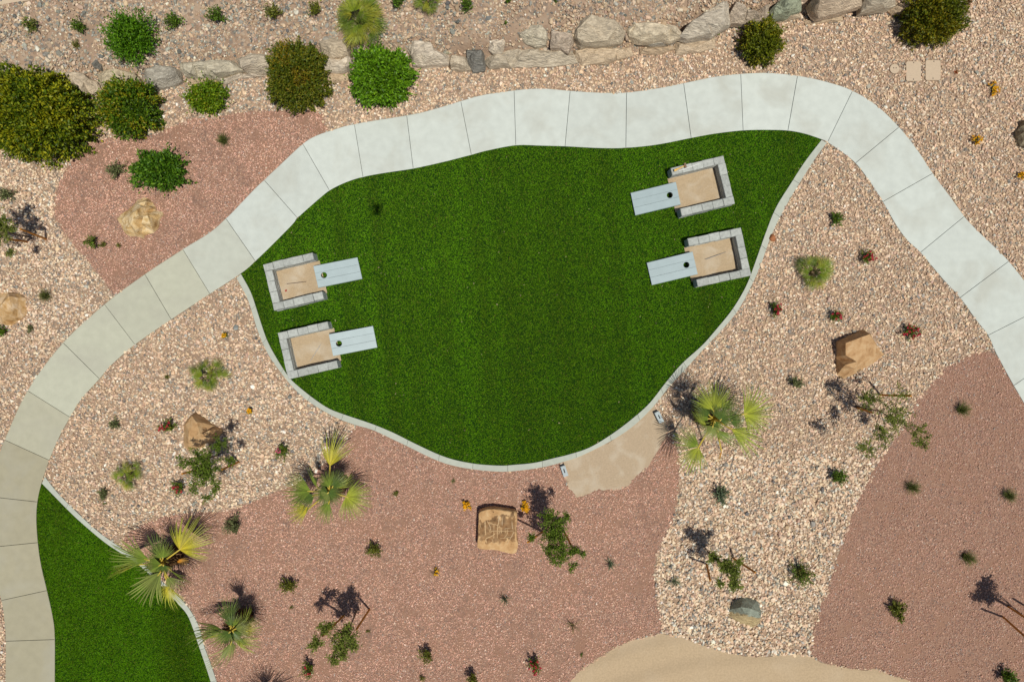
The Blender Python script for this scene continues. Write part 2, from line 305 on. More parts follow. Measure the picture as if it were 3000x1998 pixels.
# ------------------------------------------------------------------ concrete path and kerbs
def resamp(c, n):
    d = np.concatenate([[0], np.cumsum(np.hypot(*np.diff(c, axis=0).T))]); t = np.linspace(0, d[-1], n)
    return np.stack([np.interp(t, d, c[:, 0]), np.interp(t, d, c[:, 1])], 1)
def ribbon(mb, o, i, top, C, gap, m=4, bot=-.02, edge=.006):
    n = len(o); o, i = o.copy(), i.copy()
    for c in (o, i):
        for a, bb in ((0, 1), (-1, -2)):
            d = c[bb] - c[a]; c[a] = c[a] + d / (np.hypot(*d) + 1e-9) * gap * S
    V = []; w = [0, .012] + [k / m for k in range(1, m)] + [.988, 1]
    for t in w:
        q = o * (1 - t) + i * t; zz = top - (edge if t in (0, 1) else 0)
        V += [(*P(x, y)[:2], zz) for x, y in q]
    m = len(w) - 1
    F = [(k * n + j, (k + 1) * n + j, (k + 1) * n + j + 1, k * n + j + 1) for k in range(m) for j in range(n - 1)]
    ring = list(range(n)) + [k * n + n - 1 for k in range(1, m + 1)] + [m * n + j for j in range(n - 2, -1, -1)] + [k * n for k in range(m - 1, 0, -1)]
    B = len(V); V += [(V[r][0], V[r][1], bot) for r in ring]
    L = len(ring); F += [(ring[(k + 1) % L], ring[k], B + k, B + (k + 1) % L) for k in range(L)]
    mb.add(V, F, C)
mb = MB(); prev = (0, 0)
js = [(near(OUTs, a), near(INNs, c)) for a, c in JOINTS] + [(len(OUTs) - 1, len(INNs) - 1)]
for s_, (a, c) in enumerate(js):
    o = OUTs[prev[0]:a + 1].copy(); i = INNs[prev[1]:c + 1].copy()
    if s_ < len(JOINTS): o[-1] = JOINTS[s_][0]; i[-1] = JOINTS[s_][1]
    if s_ > 0: o[0] = JOINTS[s_ - 1][0]; i[0] = JOINTS[s_ - 1][1]
    n = 14; o, i = resamp(o, n), resamp(i, n)
    old = np.clip((10.5 - s_) / 1.0, 0, 1)          # the older, yellower slabs at the left end of the path
    low = np.clip((5.5 - s_) / 1.0, 0, 1)
    base = np.array([.555, .588, .543]) * (1 - old) + np.array([.475, .475, .375]) * old
    base = base * (1 - low) + np.array([.372, .340, .240]) * low
    base = base * RNG.uniform(.95, 1.035)
    ribbon(mb, o, i, .032 + RNG.uniform(-.002, .002), tuple(base), .0065); ribbon(mb, o, i, .016, tuple(base * .8), -.004, bot=-.03)
    prev = (a, c)
kind(mb.build('path', M_CONC), 'structure')
def kerb(o, i, step):
    n = max(len(o), len(i)); o, i = resamp(o, 240), resamp(i, 240)
    d = np.concatenate([[0], np.cumsum(np.hypot(*np.diff(o, axis=0).T))]); k0 = 0; mb = MB(); L = step * S
    while k0 < 239:
        k1 = min(239, int(np.searchsorted(d, d[k0] + L * RNG.uniform(.9, 1.1))))
        if 239 - k1 < 5: k1 = 239
        ribbon(mb, resamp(o[k0:k1 + 1], 9), resamp(i[k0:k1 + 1], 9), .036, tuple(np.array([.44, .46, .395]) * RNG.uniform(.96, 1.04)), .004, 2, edge=.008); k0 = k1
    kind(mb.build('kerb', M_KERB), 'structure')
kerb(KOs, KIs, .92); kerb(KO2s, KI2s, .92)
mb = MB(); c = [G(-160, -60), G(165, -60), G(165, -2), G(60, 8), G(-30, 24), G(-160, 45)]
V = [(q.x, q.y, q.z + .05) for q in c]; mb.add(V + [(x, y, z - .2) for x, y, z in V], [tuple(range(6))[::-1]] + [(i, (i + 1) % 6, 6 + (i + 1) % 6, 6 + i) for i in range(6)], (.56, .44, .31))
kind(mb.build('pavement', M_CONC), 'structure')

# ------------------------------------------------------------------ loose stones, red chips, turf blades (nobody could count them)
t_ = (1 + 5 ** .5) / 2
ICO_V = np.array([(-1, t_, 0), (1, t_, 0), (-1, -t_, 0), (1, -t_, 0), (0, -1, t_), (0, 1, t_), (0, -1, -t_), (0, 1, -t_), (t_, 0, -1), (t_, 0, 1), (-t_, 0, -1), (-t_, 0, 1)]) / 1.902
ICO_F = np.array([(0, 11, 5), (0, 5, 1), (0, 1, 7), (0, 7, 10), (0, 10, 11), (1, 5, 9), (5, 11, 4), (11, 10, 2), (10, 7, 6), (7, 1, 8), (3, 9, 4), (3, 4, 2), (3, 2, 6), (3, 6, 8), (3, 8, 9), (4, 9, 5), (2, 4, 11), (6, 2, 10), (8, 6, 7), (9, 8, 1)])
OCT_V = np.array([(1, 0, 0), (-1, 0, 0), (0, 1, 0), (0, -1, 0), (0, 0, 1), (0, 0, -1)], float)
OCT_F = np.array([(0, 2, 4), (2, 1, 4), (1, 3, 4), (3, 0, 4), (2, 0, 5), (1, 2, 5), (3, 1, 5), (0, 3, 5)])
def scatter(name, pos, size, cols, TV, TF, m, jit, flatz=(.45, .8), tilt=.5):
    n = len(pos); k = len(TV); T = TV[None] * (1 + RNG.uniform(-jit, jit, (40, k, 1))) + RNG.uniform(-jit * .4, jit * .4, (40, k, 3))
    V = T[RNG.integers(0, 40, n)]
    sc = np.stack([size * RNG.uniform(.8, 1.3, n), size * RNG.uniform(.65, 1, n), size * RNG.uniform(*flatz, n)], 1) / 2
    V = V * sc[:, None]
    def rot(a, i, j):
        c, s = np.cos(a)[:, None], np.sin(a)[:, None]; u, w = V[..., i] * c - V[..., j] * s, V[..., i] * s + V[..., j] * c; V[..., i] = u; V[..., j] = w
    rot(RNG.normal(0, tilt, n), 0, 2); rot(RNG.normal(0, tilt, n), 1, 2); rot(RNG.uniform(0, 6.28, n), 0, 1)
    V = V + pos[:, None]
    F = (TF[None] + (np.arange(n) * k)[:, None, None]).reshape(-1, 3)
    mb = MB(); mb.add(V.reshape(-1, 3), F, np.repeat(cols, k, 0)); return mb.build(name, m)
def pick(n, pal, w):
    pal = np.array(pal); w = np.array(w, float)
    if w.ndim == 1: i = RNG.choice(len(pal), n, p=w / w.sum())
    else:
        c = np.cumsum(w / w.sum(1, keepdims=True), 1); i = (RNG.random((n, 1)) > c).sum(1).clip(0, len(pal) - 1)
    return pal[i] * RNG.uniform(.78, 1.14, (n, 1)) * RNG.uniform(.96, 1.04, (n, 3))
def pxy(x, y): return 1500 + x * S, 999 - y * S
def in_any(px, py, polys):
    r = np.zeros(len(px), bool)
    for q in polys: r |= inside(px, py, q)
    return r
RECT = lambda cx, cy, w, h: [(cx - w, cy - h), (cx + w, cy - h), (cx + w, cy + h), (cx - w, cy + h)]
BLOCKERS = [RECT(2618, 204, 15, 15), RECT(2674, 211, 23, 30), RECT(2731, 208, 23, 31), PATH, LAWN1, LAWN2, KERB1, KERB2, SANDP, DIRT]
N0 = 390000
x, y = RNG.uniform(-14.9, 14.9, N0), RNG.uniform(-10.4, 11.0, N0)
px, py = pxy(x, y)
jx, jy = px + RNG.normal(0, 4, N0), py + RNG.normal(0, 4, N0)
ok = ~in_any(px, py, BLOCKERS) & ~in_any(jx, jy, [RED1, RED2, RED3])
wall = np.interp(px, WX, WY)
up = py < wall
soil = vnoise(x, y, .7, 21) * .6 + vnoise(x, y, .25, 22) * .4
ok &= ~(up & (soil > .67) & (RNG.random(N0) < .75))
ok &= RNG.random(N0) < np.where(up, .92, .95)
x, y, px, py, up = x[ok], y[ok], px[ok], py[ok], up[ok]; n = len(x)
big = inside(px, py, [(1910, 1330), (2600, 1330), (2380, 1960), (1900, 1900)])
size = np.exp(RNG.normal(np.log(.050), .30, n)) * np.where(big, 1.22, 1.0)
size = np.where(up & (RNG.random(n) < .10), size * 1.7, size); size = size.clip(.03, .19)
z = hgt(x, y) + size * .12 + RNG.uniform(0, .016, n)
pal = [(.70, .51, .345), (.79, .64, .465), (.58, .41, .27), (.35, .335, .285), (.20, .195, .18), (.86, .81, .68), (.52, .37, .275), (.47, .445, .375)]
wl = np.tile([34, 24, 20, 4, 2.2, 2.5, 11, 5], (n, 1)).astype(float)
wl[up] = [26, 18, 18, 9, 5, 2.5, 13, 8]
topleft = (px < 1000) & (py < 330); wl[topleft] = [18, 18, 13, 14, 7, 4, 11, 12]
cream = big | ((px < 420) & (py > 450) & (py < 1000)) | ((px > 500) & (px < 1000) & (py > 1100)); wl[cream] = [27, 36, 13, 6, 3, 4, 5, 6]
cols = pick(n, pal, wl) * np.where(up, .84, 1.03)[:, None] * np.where(up[:, None], 1.0, np.array([[1.0, .98, .985]]))
kind(scatter('river_stones', np.stack([x, y, z], 1), size, cols, ICO_V, ICO_F, M_STONE, .22), 'stuff')
NR = 560000
x, y = RNG.uniform(-14.9, 14.9, NR), RNG.uniform(-10.4, 7, NR); px, py = pxy(x, y)
jx, jy = px + RNG.normal(0, 2.5, NR), py + RNG.normal(0, 2.5, NR)
ok = in_any(jx, jy, [RED1, RED2, RED3]) & ~in_any(px, py, [PATH, LAWN1, LAWN2, KERB1, KERB2]) & ~in_any(jx, jy, [SANDP, DIRT])
bare = vnoise(x, y, .55, 31) * .55 + vnoise(x, y, .2, 32) * .45
ok &= ~((bare > .70) & (RNG.random(NR) < .7))
x, y, px, py = x[ok], y[ok], px[ok], py[ok]; n = len(x)
size = np.exp(RNG.normal(np.log(.029), .25, n)).clip(.016, .07)
pal = [(.65, .385, .285), (.71, .455, .345), (.57, .32, .23), (.78, .61, .49), (.43, .25, .19), (.40, .33, .30), (.69, .435, .30)]
cols = pick(n, pal, [32, 24, 19, 5, 8, 4, 9])
tone = np.where(px > 2350, .93, 1.12) * (1 + (vnoise(x, y, 2.0, 33) - .5) * .16)
kind(scatter('red_gravel', np.stack([x, y, np.full(n, .004) + size * .25], 1), size, cols * tone[:, None], OCT_V, OCT_F, M_CHIP, .3, (.6, .95), .6), 'stuff')

def turf(poly, n, dens_seed, dirx):
    poly = np.asarray(poly); a = P(*poly.min(0)); c = P(*poly.max(0))
    x, y = RNG.uniform(a.x, c.x, n), RNG.uniform(c.y, a.y, n); px, py = pxy(x, y)
    jx, jy = px + RNG.normal(0, 1.6, n), py + RNG.normal(0, 1.6, n)
    ok = inside(jx, jy, poly); x, y = x[ok], y[ok]; n = len(x)
    th = RNG.uniform(0, 6.283, n); w = RNG.uniform(.004, .009, n); h = RNG.uniform(.018, .042, n)
    lean = RNG.normal(0, .016, (n, 2)) + np.array(dirx)
    dx, dy = np.cos(th) * w, np.sin(th) * w; z0 = np.full(n, .006)
    V = np.stack([np.stack([x - dx, y - dy, z0], 1), np.stack([x + dx, y + dy, z0], 1), np.stack([x + lean[:, 0], y + lean[:, 1], h], 1)], 1)
    g = vnoise(x, y, 1.1, dens_seed) * .45 + vnoise(x, y, .35, dens_seed + 1) * .3 + vnoise(x, y, .12, dens_seed + 2) * .25
    seam = vnoise(x + y * .1, y * .04, .33, dens_seed + 3)
    t = np.clip(.5 + (g - .5) * .65 + (seam - .5) * .85 + RNG.normal(0, .13, n), 0, 1)[:, None]
    C = np.array([.102, .200, .001]) * (1 - t) + np.array([.150, .365, .003]) * t
    straw = RNG.random(n) < .05; C[straw] = np.array([.20, .17, .03]) * RNG.uniform(.7, 1.2, (straw.sum(), 1))
    mb = MB(); mb.add(V.reshape(-1, 3), np.arange(3 * n).reshape(-1, 3), np.repeat(C, 3, 0)); kind(mb.build('grass', M_BLADE), 'stuff')
turf(LAWN1, 760000, 41, (.002, .006)); turf(LAWN2, 300000, 51, (.004, .002))

# ------------------------------------------------------------------ rocks
def rock(name, label, cat, outline, z0, h, m, C=(1, 1, 1), edge=.4, p=4.0, facets=4, slope=.5, rough=.03, group=None, seed=0, nr=14, na=72, tint=None, planes=None, at=.7, crag=0):
    """a boulder whose plan is the given outline; its top is a rounded block cut by a few planes"""
    r = random.Random(seed + 100)
    W = [P(x, y, z0 + h * at) for x, y in smooth(list(outline) + [outline[0]], 3)[:-1]]
    poly = np.array([(w.x, w.y) for w in W]); c = poly.mean(0)
    ang = np.arctan2(poly[:, 1] - c[1], poly[:, 0] - c[0]); rad = np.hypot(*(poly - c).T); o = np.argsort(ang)
    A = np.linspace(-math.pi, math.pi, na, endpoint=False); R = np.interp(A, ang[o], rad[o], period=2 * math.pi)
    fs = np.linspace(0, 1, nr) ** .8; V = [(c[0], c[1], 0)]; ff = [0.]
    for f in fs[1:]:
        for a, q in zip(A, R): V.append((c[0] + math.cos(a) * q * f, c[1] + math.sin(a) * q * f, 0)); ff.append(f)
    V = np.array(V); ff = np.array(ff); Rm = R.mean()
    z = h * (edge + (1 - edge) * (1 - ff ** p))
    if planes is None:
        planes = []
        for k in range(facets):
            t = r.uniform(0, 6.283); s_ = r.uniform(.25, 1) * slope; planes.append((math.cos(t) * s_, math.sin(t) * s_, r.uniform(.88, 1.1)))
    for gx_, gy_, k in planes: z = np.minimum(z, h * k + (gx_ * (V[:, 0] - c[0]) + gy_ * (V[:, 1] - c[1])) / Rm * h)
    z = np.maximum(z, h * .12)
    for i in range(len(V)):
        q = Vector((V[i, 0] * 3.1 + seed, V[i, 1] * 3.1, z[i] * 3))
        d = noise.fractal(q, .9, 2.1, 5); V[i, 2] = z0 + z[i] + d * rough * min(1, .4 + ff[i])
        if ff[i] > .5:
            e = noise.fractal(q * 1.4 + Vector((5, 9, 1)), .9, 2.1, 4) * rough * .8 * ff[i]; V[i, 0] += e; V[i, 1] += e * .6
    if crag:
        for i in range(len(V)):
            q = Vector((V[i, 0] * 2.6 + seed, V[i, 1] * 2.6 + 7, seed)); V[i, 2] -= crag * max(0, .35 - abs(noise.fractal(q, .8, 2.2, 4))) * 2.2
            c_ = noise.voronoi(q * 1.3)[0]; V[i, 2] += crag * 1.2 * (c_[1] - c_[0] - .3)
    nV = len(V); last = V[-na:].copy()
    sk = last.copy(); mid = c + (sk[:, :2] - c) * 1.02; sk[:, :2] = mid; sk[:, 2] = z0 + (sk[:, 2] - z0) * .4
    bt = last.copy(); bt[:, :2] = c + (bt[:, :2] - c) * .93; bt[:, 2] = z0 - .12
    F = [(0, 1 + j, 1 + (j + 1) % na) for j in range(na)]
    V = np.concatenate([V, sk, bt])
    for k in range(nr):
        a0 = 1 + k * na
        F += [(a0 + j, a0 + na + j, a0 + na + (j + 1) % na, a0 + (j + 1) % na) for j in range(na)]
    CC = np.tile(np.array(C, float), (len(V), 1))
    if tint is not None:
        k = H - V[:, 2]; CC = tint(1500 + V[:, 0] * S * H / k, 999 - V[:, 1] * S * H / k, V[:, 2])
    base = Vector((c[0], c[1], z0)); mb = MB(); mb.add(V, F, CC); ob = mb.build(name, m, base=base, flat=False)
    return tag(ob, label, cat, group)
from mathutils.geometry import delaunay_2d_cdt
def tin_rock(name, label, cat, outline, tops, z0, m, C=(1, 1, 1), rough=.02, group=None, seed=0, cuts=5, tint=None, zo=.02, auto=0):
    """an angular rock: a ground outline and a handful of heights joined into facets, then roughened"""
    r = random.Random(seed); O = [P(x, y, z0 + zo) for x, y in outline]
    if auto:
        h = auto; cx = sum(x for x, y in outline) / len(outline); cy = sum(y for x, y in outline) / len(outline); tops = []
        gx_, gy_ = r.uniform(-.12, .12), r.uniform(-.1, .22); sz = max(abs(x - cx) for x, y in outline) + 1
        for x, y in outline:
            k = r.uniform(.74, .93); tx, ty = cx + (x - cx) * k, cy + (y - cy) * k; tops.append((tx, ty, h * (r.uniform(.72, .98) + gx_ * (tx - cx) / sz + gy_ * (cy - ty) / sz)))
        for k in range(4):
            tx, ty = cx + r.uniform(-.5, .5) * sz, cy + r.uniform(-.25, .25) * sz * .5; tops.append((tx, ty, h * (r.uniform(.9, 1.06) + gx_ * (tx - cx) / sz)))
        O = [P(cx + (x - cx) * 1.02, cy + (y - cy) * 1.02, z0 + h * .3) for x, y in outline]; O = [Vector((o.x, o.y, z0 + h * r.uniform(.15, .4))) for o in O]
    T = [P(x, y, z0 + z) for x, y, z in tops]; pts = O + T
    n = len(O); res = delaunay_2d_cdt([Vector((p.x, p.y)) for p in pts], [], [list(range(n))], 1, 1e-5)
    bm = bmesh.new(); vs = []
    for v, orig in zip(res[0], res[3]): vs.append(bm.verts.new((v.x, v.y, pts[orig[0]].z if orig else z0 + .1)))
    for f in res[2]: bm.faces.new([vs[i] for i in f])
    ed = [e for e in bm.edges if e.is_boundary]
    g = bmesh.ops.extrude_edge_only(bm, edges=ed); nv = [e for e in g['geom'] if isinstance(e, bmesh.types.BMVert)]
    for v in nv: v.co.z = z0 - .10
    bmesh.ops.subdivide_edges(bm, edges=bm.edges[:], cuts=cuts, use_grid_fill=True); bmesh.ops.triangulate(bm, faces=bm.faces[:]); bmesh.ops.recalc_face_normals(bm, faces=bm.faces[:])
    for v in bm.verts:
        q = v.co * 4 + Vector((seed, 0, 0)); d = noise.fractal(q, .8, 2.1, 5); e = noise.fractal(q * 2.7 + Vector((3, 1, 8)), .8, 2.1, 3)
        v.co += Vector((noise.noise(q + Vector((9, 2, 1))), noise.noise(q + Vector((1, 7, 3))), 0)) * rough * .9; v.co.z += d * rough + e * rough * .35
    bm.verts.index_update(); V = np.array([v.co[:] for v in bm.verts]); F = np.array([[v.index for v in f.verts] for f in bm.faces]); bm.free()
    CC = np.tile(np.array(C, float), (len(V), 1))
    if tint is not None:
        k = H - V[:, 2]; CC = tint(1500 + V[:, 0] * S * H / k, 999 - V[:, 1] * S * H / k, V[:, 2])
    base = Vector((V[:, 0].mean(), V[:, 1].mean(), z0)); mb = MB(); mb.add(V, F, CC); ob = mb.build(name, m, base=base, flat=True)
    return tag(ob, label, cat, group)
def tr(pts, ox, oy, f): return [(ox + x / f, oy + y / f) for x, y in pts]

GW = 'stones of the dry rock retaining wall'
Z4 = lambda p: tr(p, 180, 60, 3.925)
Z5 = lambda p: tr(p, 900, 60, 3.925)
Z6 = lambda p: tr(p, 1400, 20, 3.925)
Z7 = lambda p: tr(p, 1950, 0, 2.944)
LOW, TOP = (0.0, .30), (.26, .46)
grey, pale, warm, dirt, dark, green = (.80, .84, .86), (1.15, 1.13, 1.1), (1.04, .98, .9), (1.0, .87, .72), (.42, .46, .50), (.60, .74, .64)
WALL = [
 (Z4([(30, 600), (120, 585), (250, 610), (330, 660), (400, 720), (440, 790), (330, 860), (230, 830), (120, 720)]), 0, .42, warm, 'pale banded wall boulder beside the biggest yellow-green bush'),
 (Z4([(440, 640), (500, 560), (620, 550), (720, 570), (850, 620), (900, 680), (700, 800), (520, 800), (450, 740)]), 0, .42, (1.02, .98, .84), 'rounded olive-tan wall boulder half hidden behind the second bush from left'),
 (Z4([(950, 560), (1080, 500), (1300, 520), (1350, 580), (1375, 690), (1290, 740), (1130, 775), (1030, 790), (980, 700)]), 0, .45, grey, 'smooth grey slab boulder right of the second bush from left'),
 (Z4([(1370, 500), (1500, 490), (1700, 450), (1960, 470), (2050, 570), (1800, 665), (1580, 655), (1430, 640), (1380, 560)]), .10, .42, (.98, 1.0, .93), 'long pale wall boulder above the smallest round bush of the row'),
 (Z4([(1820, 670), (2060, 600), (2075, 650), (1980, 690), (1900, 730), (1815, 720)]), 0, .2, pale, 'small cream ledge stone under the long pale boulder'),
 (Z4([(2020, 440), (2200, 380), (2340, 400), (2400, 470), (2390, 590), (2160, 610), (2060, 550)]), .10, .42, (1, .98, .92), 'cream wall boulder touching the left side of the brown-green bush'),
 (Z4([(2080, 620), (2330, 590), (2390, 620), (2335, 640), (2200, 660), (2090, 665)]), 0, .2, pale, 'flat cream ledge stone low beside the brown-green bush'),
 (Z4([(1440, 660), (1750, 650), (1790, 720), (1500, 740)]), 0, .16, dirt, 'low sandy stone behind the smallest round bush of the row'),
 (Z4([(350, 500), (395, 450), (420, 480), (410, 540), (370, 545)]), .20, .14, dark, 'small dark grey split stone lying left of its twin behind the wall'),
 (Z4([(425, 490), (455, 505), (445, 575), (390, 550), (400, 510)]), .20, .13, dark, 'small dark grey split stone lying right of its twin behind the wall'),
 (Z5([(130, 260), (280, 200), (420, 210), (485, 300), (470, 400), (300, 440), (180, 400)]), .22, .35, (1.02, .96, .86), 'flat tan boulder with grey stain below the big fan palm bush'),
 (Z5([(190, 430), (470, 410), (530, 480), (470, 580), (330, 610), (210, 590)]), .05, .36, pale, 'cream layered boulder between the brown-green and the bright green bush'),
 (Z5([(215, 610), (470, 590), (480, 690), (300, 730), (230, 680)]), 0, .15, dirt, 'low dusty stone at the foot of the cream layered boulder'),
 (Z5([(1160, 330), (1220, 230), (1330, 215), (1420, 250), (1480, 330), (1620, 410), (1630, 495), (1340, 525), (1220, 515), (1190, 400)]), .05, .45, pale, 'triangular cream boulder with dark pits right of the bright green bush'),
 (Z5([(1630, 450), (1660, 400), (1820, 430), (1880, 570), (1760, 575), (1660, 560), (1625, 490)]), 0, .38, (1, .96, .88), 'beige half of a cracked boulder joined to a dark grey stone'),
 (Z5([(1825, 340), (1900, 350), (2010, 330), (2035, 400), (2040, 570), (1900, 580), (1840, 470)]), .03, .42, dark, 'dark grey ridged boulder in the middle of the wall'),
 (Z5([(1560, 370), (1640, 340), (1650, 395), (1590, 405)]), .22, .16, (.9, 1, .9), 'small greenish stone tucked above the tip of the triangular boulder'),
 (Z5([(2090, 225), (2260, 215), (2285, 270), (2240, 385), (2140, 375), (2090, 330)]), .24, .34, (1.3, 1.27, 1.22), 'white squarish boulder on the left end of the longest wall stone'),
 (Z6([(130, 560), (300, 510), (450, 470), (700, 480), (1000, 510), (1110, 560), (1115, 640), (850, 680), (400, 690), (160, 705), (110, 660)]), 0, .30, (.92, .9, .84), 'longest grey-brown wall stone carrying three boulders'),
 (Z6([(460, 320), (520, 240), (640, 190), (720, 210), (790, 280), (800, 370), (770, 440), (650, 455), (570, 430), (480, 390)]), .24, .42, (1.02, 1.03, .96), 'cream and green striped boulder resting on the longest wall stone'),
 (Z6([(835, 280), (900, 270), (990, 290), (1090, 300), (1105, 400), (1040, 525), (960, 480), (840, 475)]), .24, .42, (.95, .88, .84), 'pinkish grey boulder with a notched foot on the right end of the longest wall stone'),
 (Z6([(1100, 260), (1180, 150), (1300, 80), (1450, 120), (1560, 150), (1660, 230), (1680, 300), (1650, 390), (1500, 430), (1200, 445), (1120, 370)]), .24, .55, (1.0, .96, .87), 'largest cream wall boulder with dark overhang and dusty grey top'),
 (Z6([(1115, 500), (1300, 480), (1600, 470), (1740, 480), (1770, 560), (1600, 610), (1450, 660), (1220, 665), (1130, 600)]), 0, .26, (1.03, .93, .8), 'tan base stone lying under the largest cream boulder'),
 (Z6([(1700, 260), (1800, 190), (1950, 180), (2100, 190), (2250, 240), (2330, 290), (2330, 340), (2200, 380), (1880, 400), (1760, 340)]), .28, .42, (1.18, 1.14, 1.02), 'bright cream boulder with a dark grey under edge and rounded ends'),
 (Z6([(1730, 350), (1850, 400), (1880, 425), (1800, 430), (1740, 390)]), .1, .2, (.9, .94, .82), 'thin greenish wedge stone under the left end of the bright cream boulder'),
 (Z6([(1900, 420), (2200, 390), (2260, 405), (2150, 440), (1980, 458)]), .1, .2, grey, 'thin grey ledge stone under the bright cream boulder'),
 (Z6([(1870, 480), (2250, 450), (2260, 490), (2100, 550), (1880, 545)]), 0, .2, dirt, 'flat dusty base stone below the thin grey ledge'),
 (Z7([(135, 310), (200, 210), (330, 110), (500, 10), (525, 60), (540, 220), (400, 310), (200, 325)]), .26, .5, (1.0, 1.0, .98), 'large pale triangular boulder rising to a point with a green weed at its foot'),
 (Z7([(90, 370), (420, 325), (420, 415), (280, 455), (95, 475)]), 0, .2, (1.0, .9, .78), 'flat rectangular tan slab below the large triangular boulder'),
 (Z7([(545, 150), (600, 10), (680, 40), (700, 80), (780, 100), (890, 40), (880, 130), (820, 190), (680, 195), (570, 200)]), .2, .45, (.93, .87, .82), 'grey-pink boulder with dark base behind the olive round bush'),
 (Z7([(905, 100), (960, 30), (1050, -20), (1165, -20), (1165, 90), (1050, 140), (930, 155)]), .25, .45, green, 'green-grey boulder, only one of that colour in the wall'),
 (Z7([(930, 172), (1150, 100), (1165, 150), (1000, 190)]), .05, .25, (1, .93, .82), 'narrow tan ledge stone beneath the green-grey boulder'),
 (Z7([(1255, 30), (1300, -25), (1680, -30), (1685, 45), (1500, 110), (1330, 145), (1270, 90)]), .3, .5, (.98, .88, .78), 'long tan boulder casting a deep shadow at the top of the frame'),
 (Z7([(1200, 185), (1500, 125), (1520, 180), (1300, 210), (1215, 210)]), 0, .16, dirt, 'low dusty stone in front of the long tan boulder'),
 (Z7([(1690, 50), (1710, -25), (1980, -30), (1975, 50), (1900, 80), (1690, 105)]), .2, .4, (.9, .88, .82), 'grey-tan boulder with a straight dark foot right of the long tan boulder'),
 (Z7([(1985, 40), (2210, 0), (2130, 100), (1960, 130), (1920, 90)]), .05, .26, dirt, 'sandy wall stone left of the top right bush'),
 (Z7([(2100, 50), (2140, 30), (2170, 60), (2120, 75)]), .32, .12, (.55, .62, .68), 'small blue-grey cobble nearer the ground beside the top right bush'),
 (Z7([(2165, 25), (2210, 8), (2212, 40), (2180, 50)]), .32, .12, (.7, .78, .82), 'small paler blue-grey cobble on top of the sandy wall stone'),
]
for k, (pl, z0, h, C, lab) in enumerate(WALL):
    zz = float(hgt(*P(*np.mean(pl, 0), z0 + h * .7)[:2])) if z0 >= .2 and h < .2 else z0
    cc_ = np.mean(pl, 0); pl = [tuple(cc_ + (np.array(q) - cc_) * 1.05) for q in pl]
    tin_rock('wall_rock', lab, 'rock', pl, None, zz, M_ROCK_W, tuple(np.array(C) * 1.2), rough=.035 if h > .25 else .018, group=GW, seed=k * 3 + 1, cuts=6, auto=h)

Z9 = lambda p: tr(p, 300, 560, 9.8)
T3 = lambda p, ox, oy, f: [(ox + x / f, oy + y / f, z) for x, y, z in p]
tin_rock('boulder', 'golden yellow craggy boulder on the upper left red gravel', 'boulder', Z9([(420, 800), (540, 690), (720, 550), (880, 410), (1010, 260), (1190, 190), (1300, 200), (1450, 340), (1530, 470), (1540, 560), (1720, 600), (1760, 680), (1640, 850), (1640, 960), (1620, 1040), (1480, 1190), (1220, 1270), (1190, 1370), (960, 1300), (820, 1320), (690, 1240), (600, 1120), (540, 980)]),
    T3([(1000, 540, .50), (1090, 470, .46), (880, 620, .42), (850, 800, .47), (1040, 720, .52), (1170, 740, .44), (700, 1060, .30), (950, 1120, .36), (800, 950, .42), (1120, 900, .42), (560, 820, .14), (740, 690, .28), (1000, 360, .22), (1190, 420, .26), (1235, 600, .24), (1240, 830, .20), (1170, 1000, .22), (1130, 1180, .14), (1290, 430, .40), (1420, 500, .34), (1300, 700, .40), (1450, 780, .42), (1380, 940, .38), (1540, 700, .22), (1640, 660, .12), (1250, 290, .26), (1400, 1120, .22), (1580, 900, .18)], 300, 560, 9.8), 0, M_ROCK_G, (1.12, 1.1, 1.05), rough=.022, seed=5)
tin_rock('boulder', 'golden brown boulder cut off by the left edge of the frame', 'boulder', tr([(0, 455), (60, 445), (140, 460), (180, 490), (185, 600), (130, 650), (70, 685), (10, 670), (-30, 600), (-40, 500)], 0, 666, 2.3547),
    T3([(60, 475, .40), (95, 535, .50), (130, 530, .42), (155, 590, .34), (60, 600, .40), (15, 530, .46), (105, 625, .20), (168, 520, .26), (75, 560, .34), (20, 640, .2), (-15, 560, .3), (120, 570, .46)], 0, 666, 2.3547), 0, M_ROCK_G, (1.0, .9, .84), rough=.025, seed=9)
tin_rock('boulder', 'flat tan boulder shaded by a young tree, near a red flowering shrub', 'boulder', tr([(410, 190), (490, 150), (640, 240), (800, 360), (900, 400), (910, 450), (850, 530), (760, 600), (600, 690), (350, 730), (300, 620), (310, 340), (330, 290)], 480, 1180, 5.225),
    T3([(430, 200, .36), (490, 165, .38), (640, 255, .42), (790, 372, .40), (885, 415, .32), (700, 420, .45), (500, 290, .46), (560, 480, .48), (385, 430, .42), (375, 610, .36), (335, 330, .30), (690, 560, .36), (560, 650, .16), (820, 480, .30), (380, 690, .14)], 480, 1180, 5.225), 0, M_ROCK_T, (1.1, 1.07, 1.0), rough=.016, seed=13)
tin_rock('boulder', 'tan wedge boulder with dark shaded back on the right gravel', 'boulder', tr([(190, 240), (330, 165), (500, 97), (575, 140), (665, 280), (745, 390), (640, 480), (420, 605), (250, 680), (205, 620), (188, 420)], 2400, 940, 3.919),
    T3([(305, 258, .56), (440, 205, .55), (578, 152, .50), (660, 285, .20), (520, 300, .44), (530, 370, .38), (430, 470, .40), (300, 510, .46), (300, 390, .54), (250, 300, .34), (255, 550, .24), (400, 545, .30), (640, 400, .16), (520, 500, .14), (245, 430, .30)], 2400, 940, 3.919), 0, M_ROCK_T, (1.04, 1.0, .95), rough=.014, seed=17)
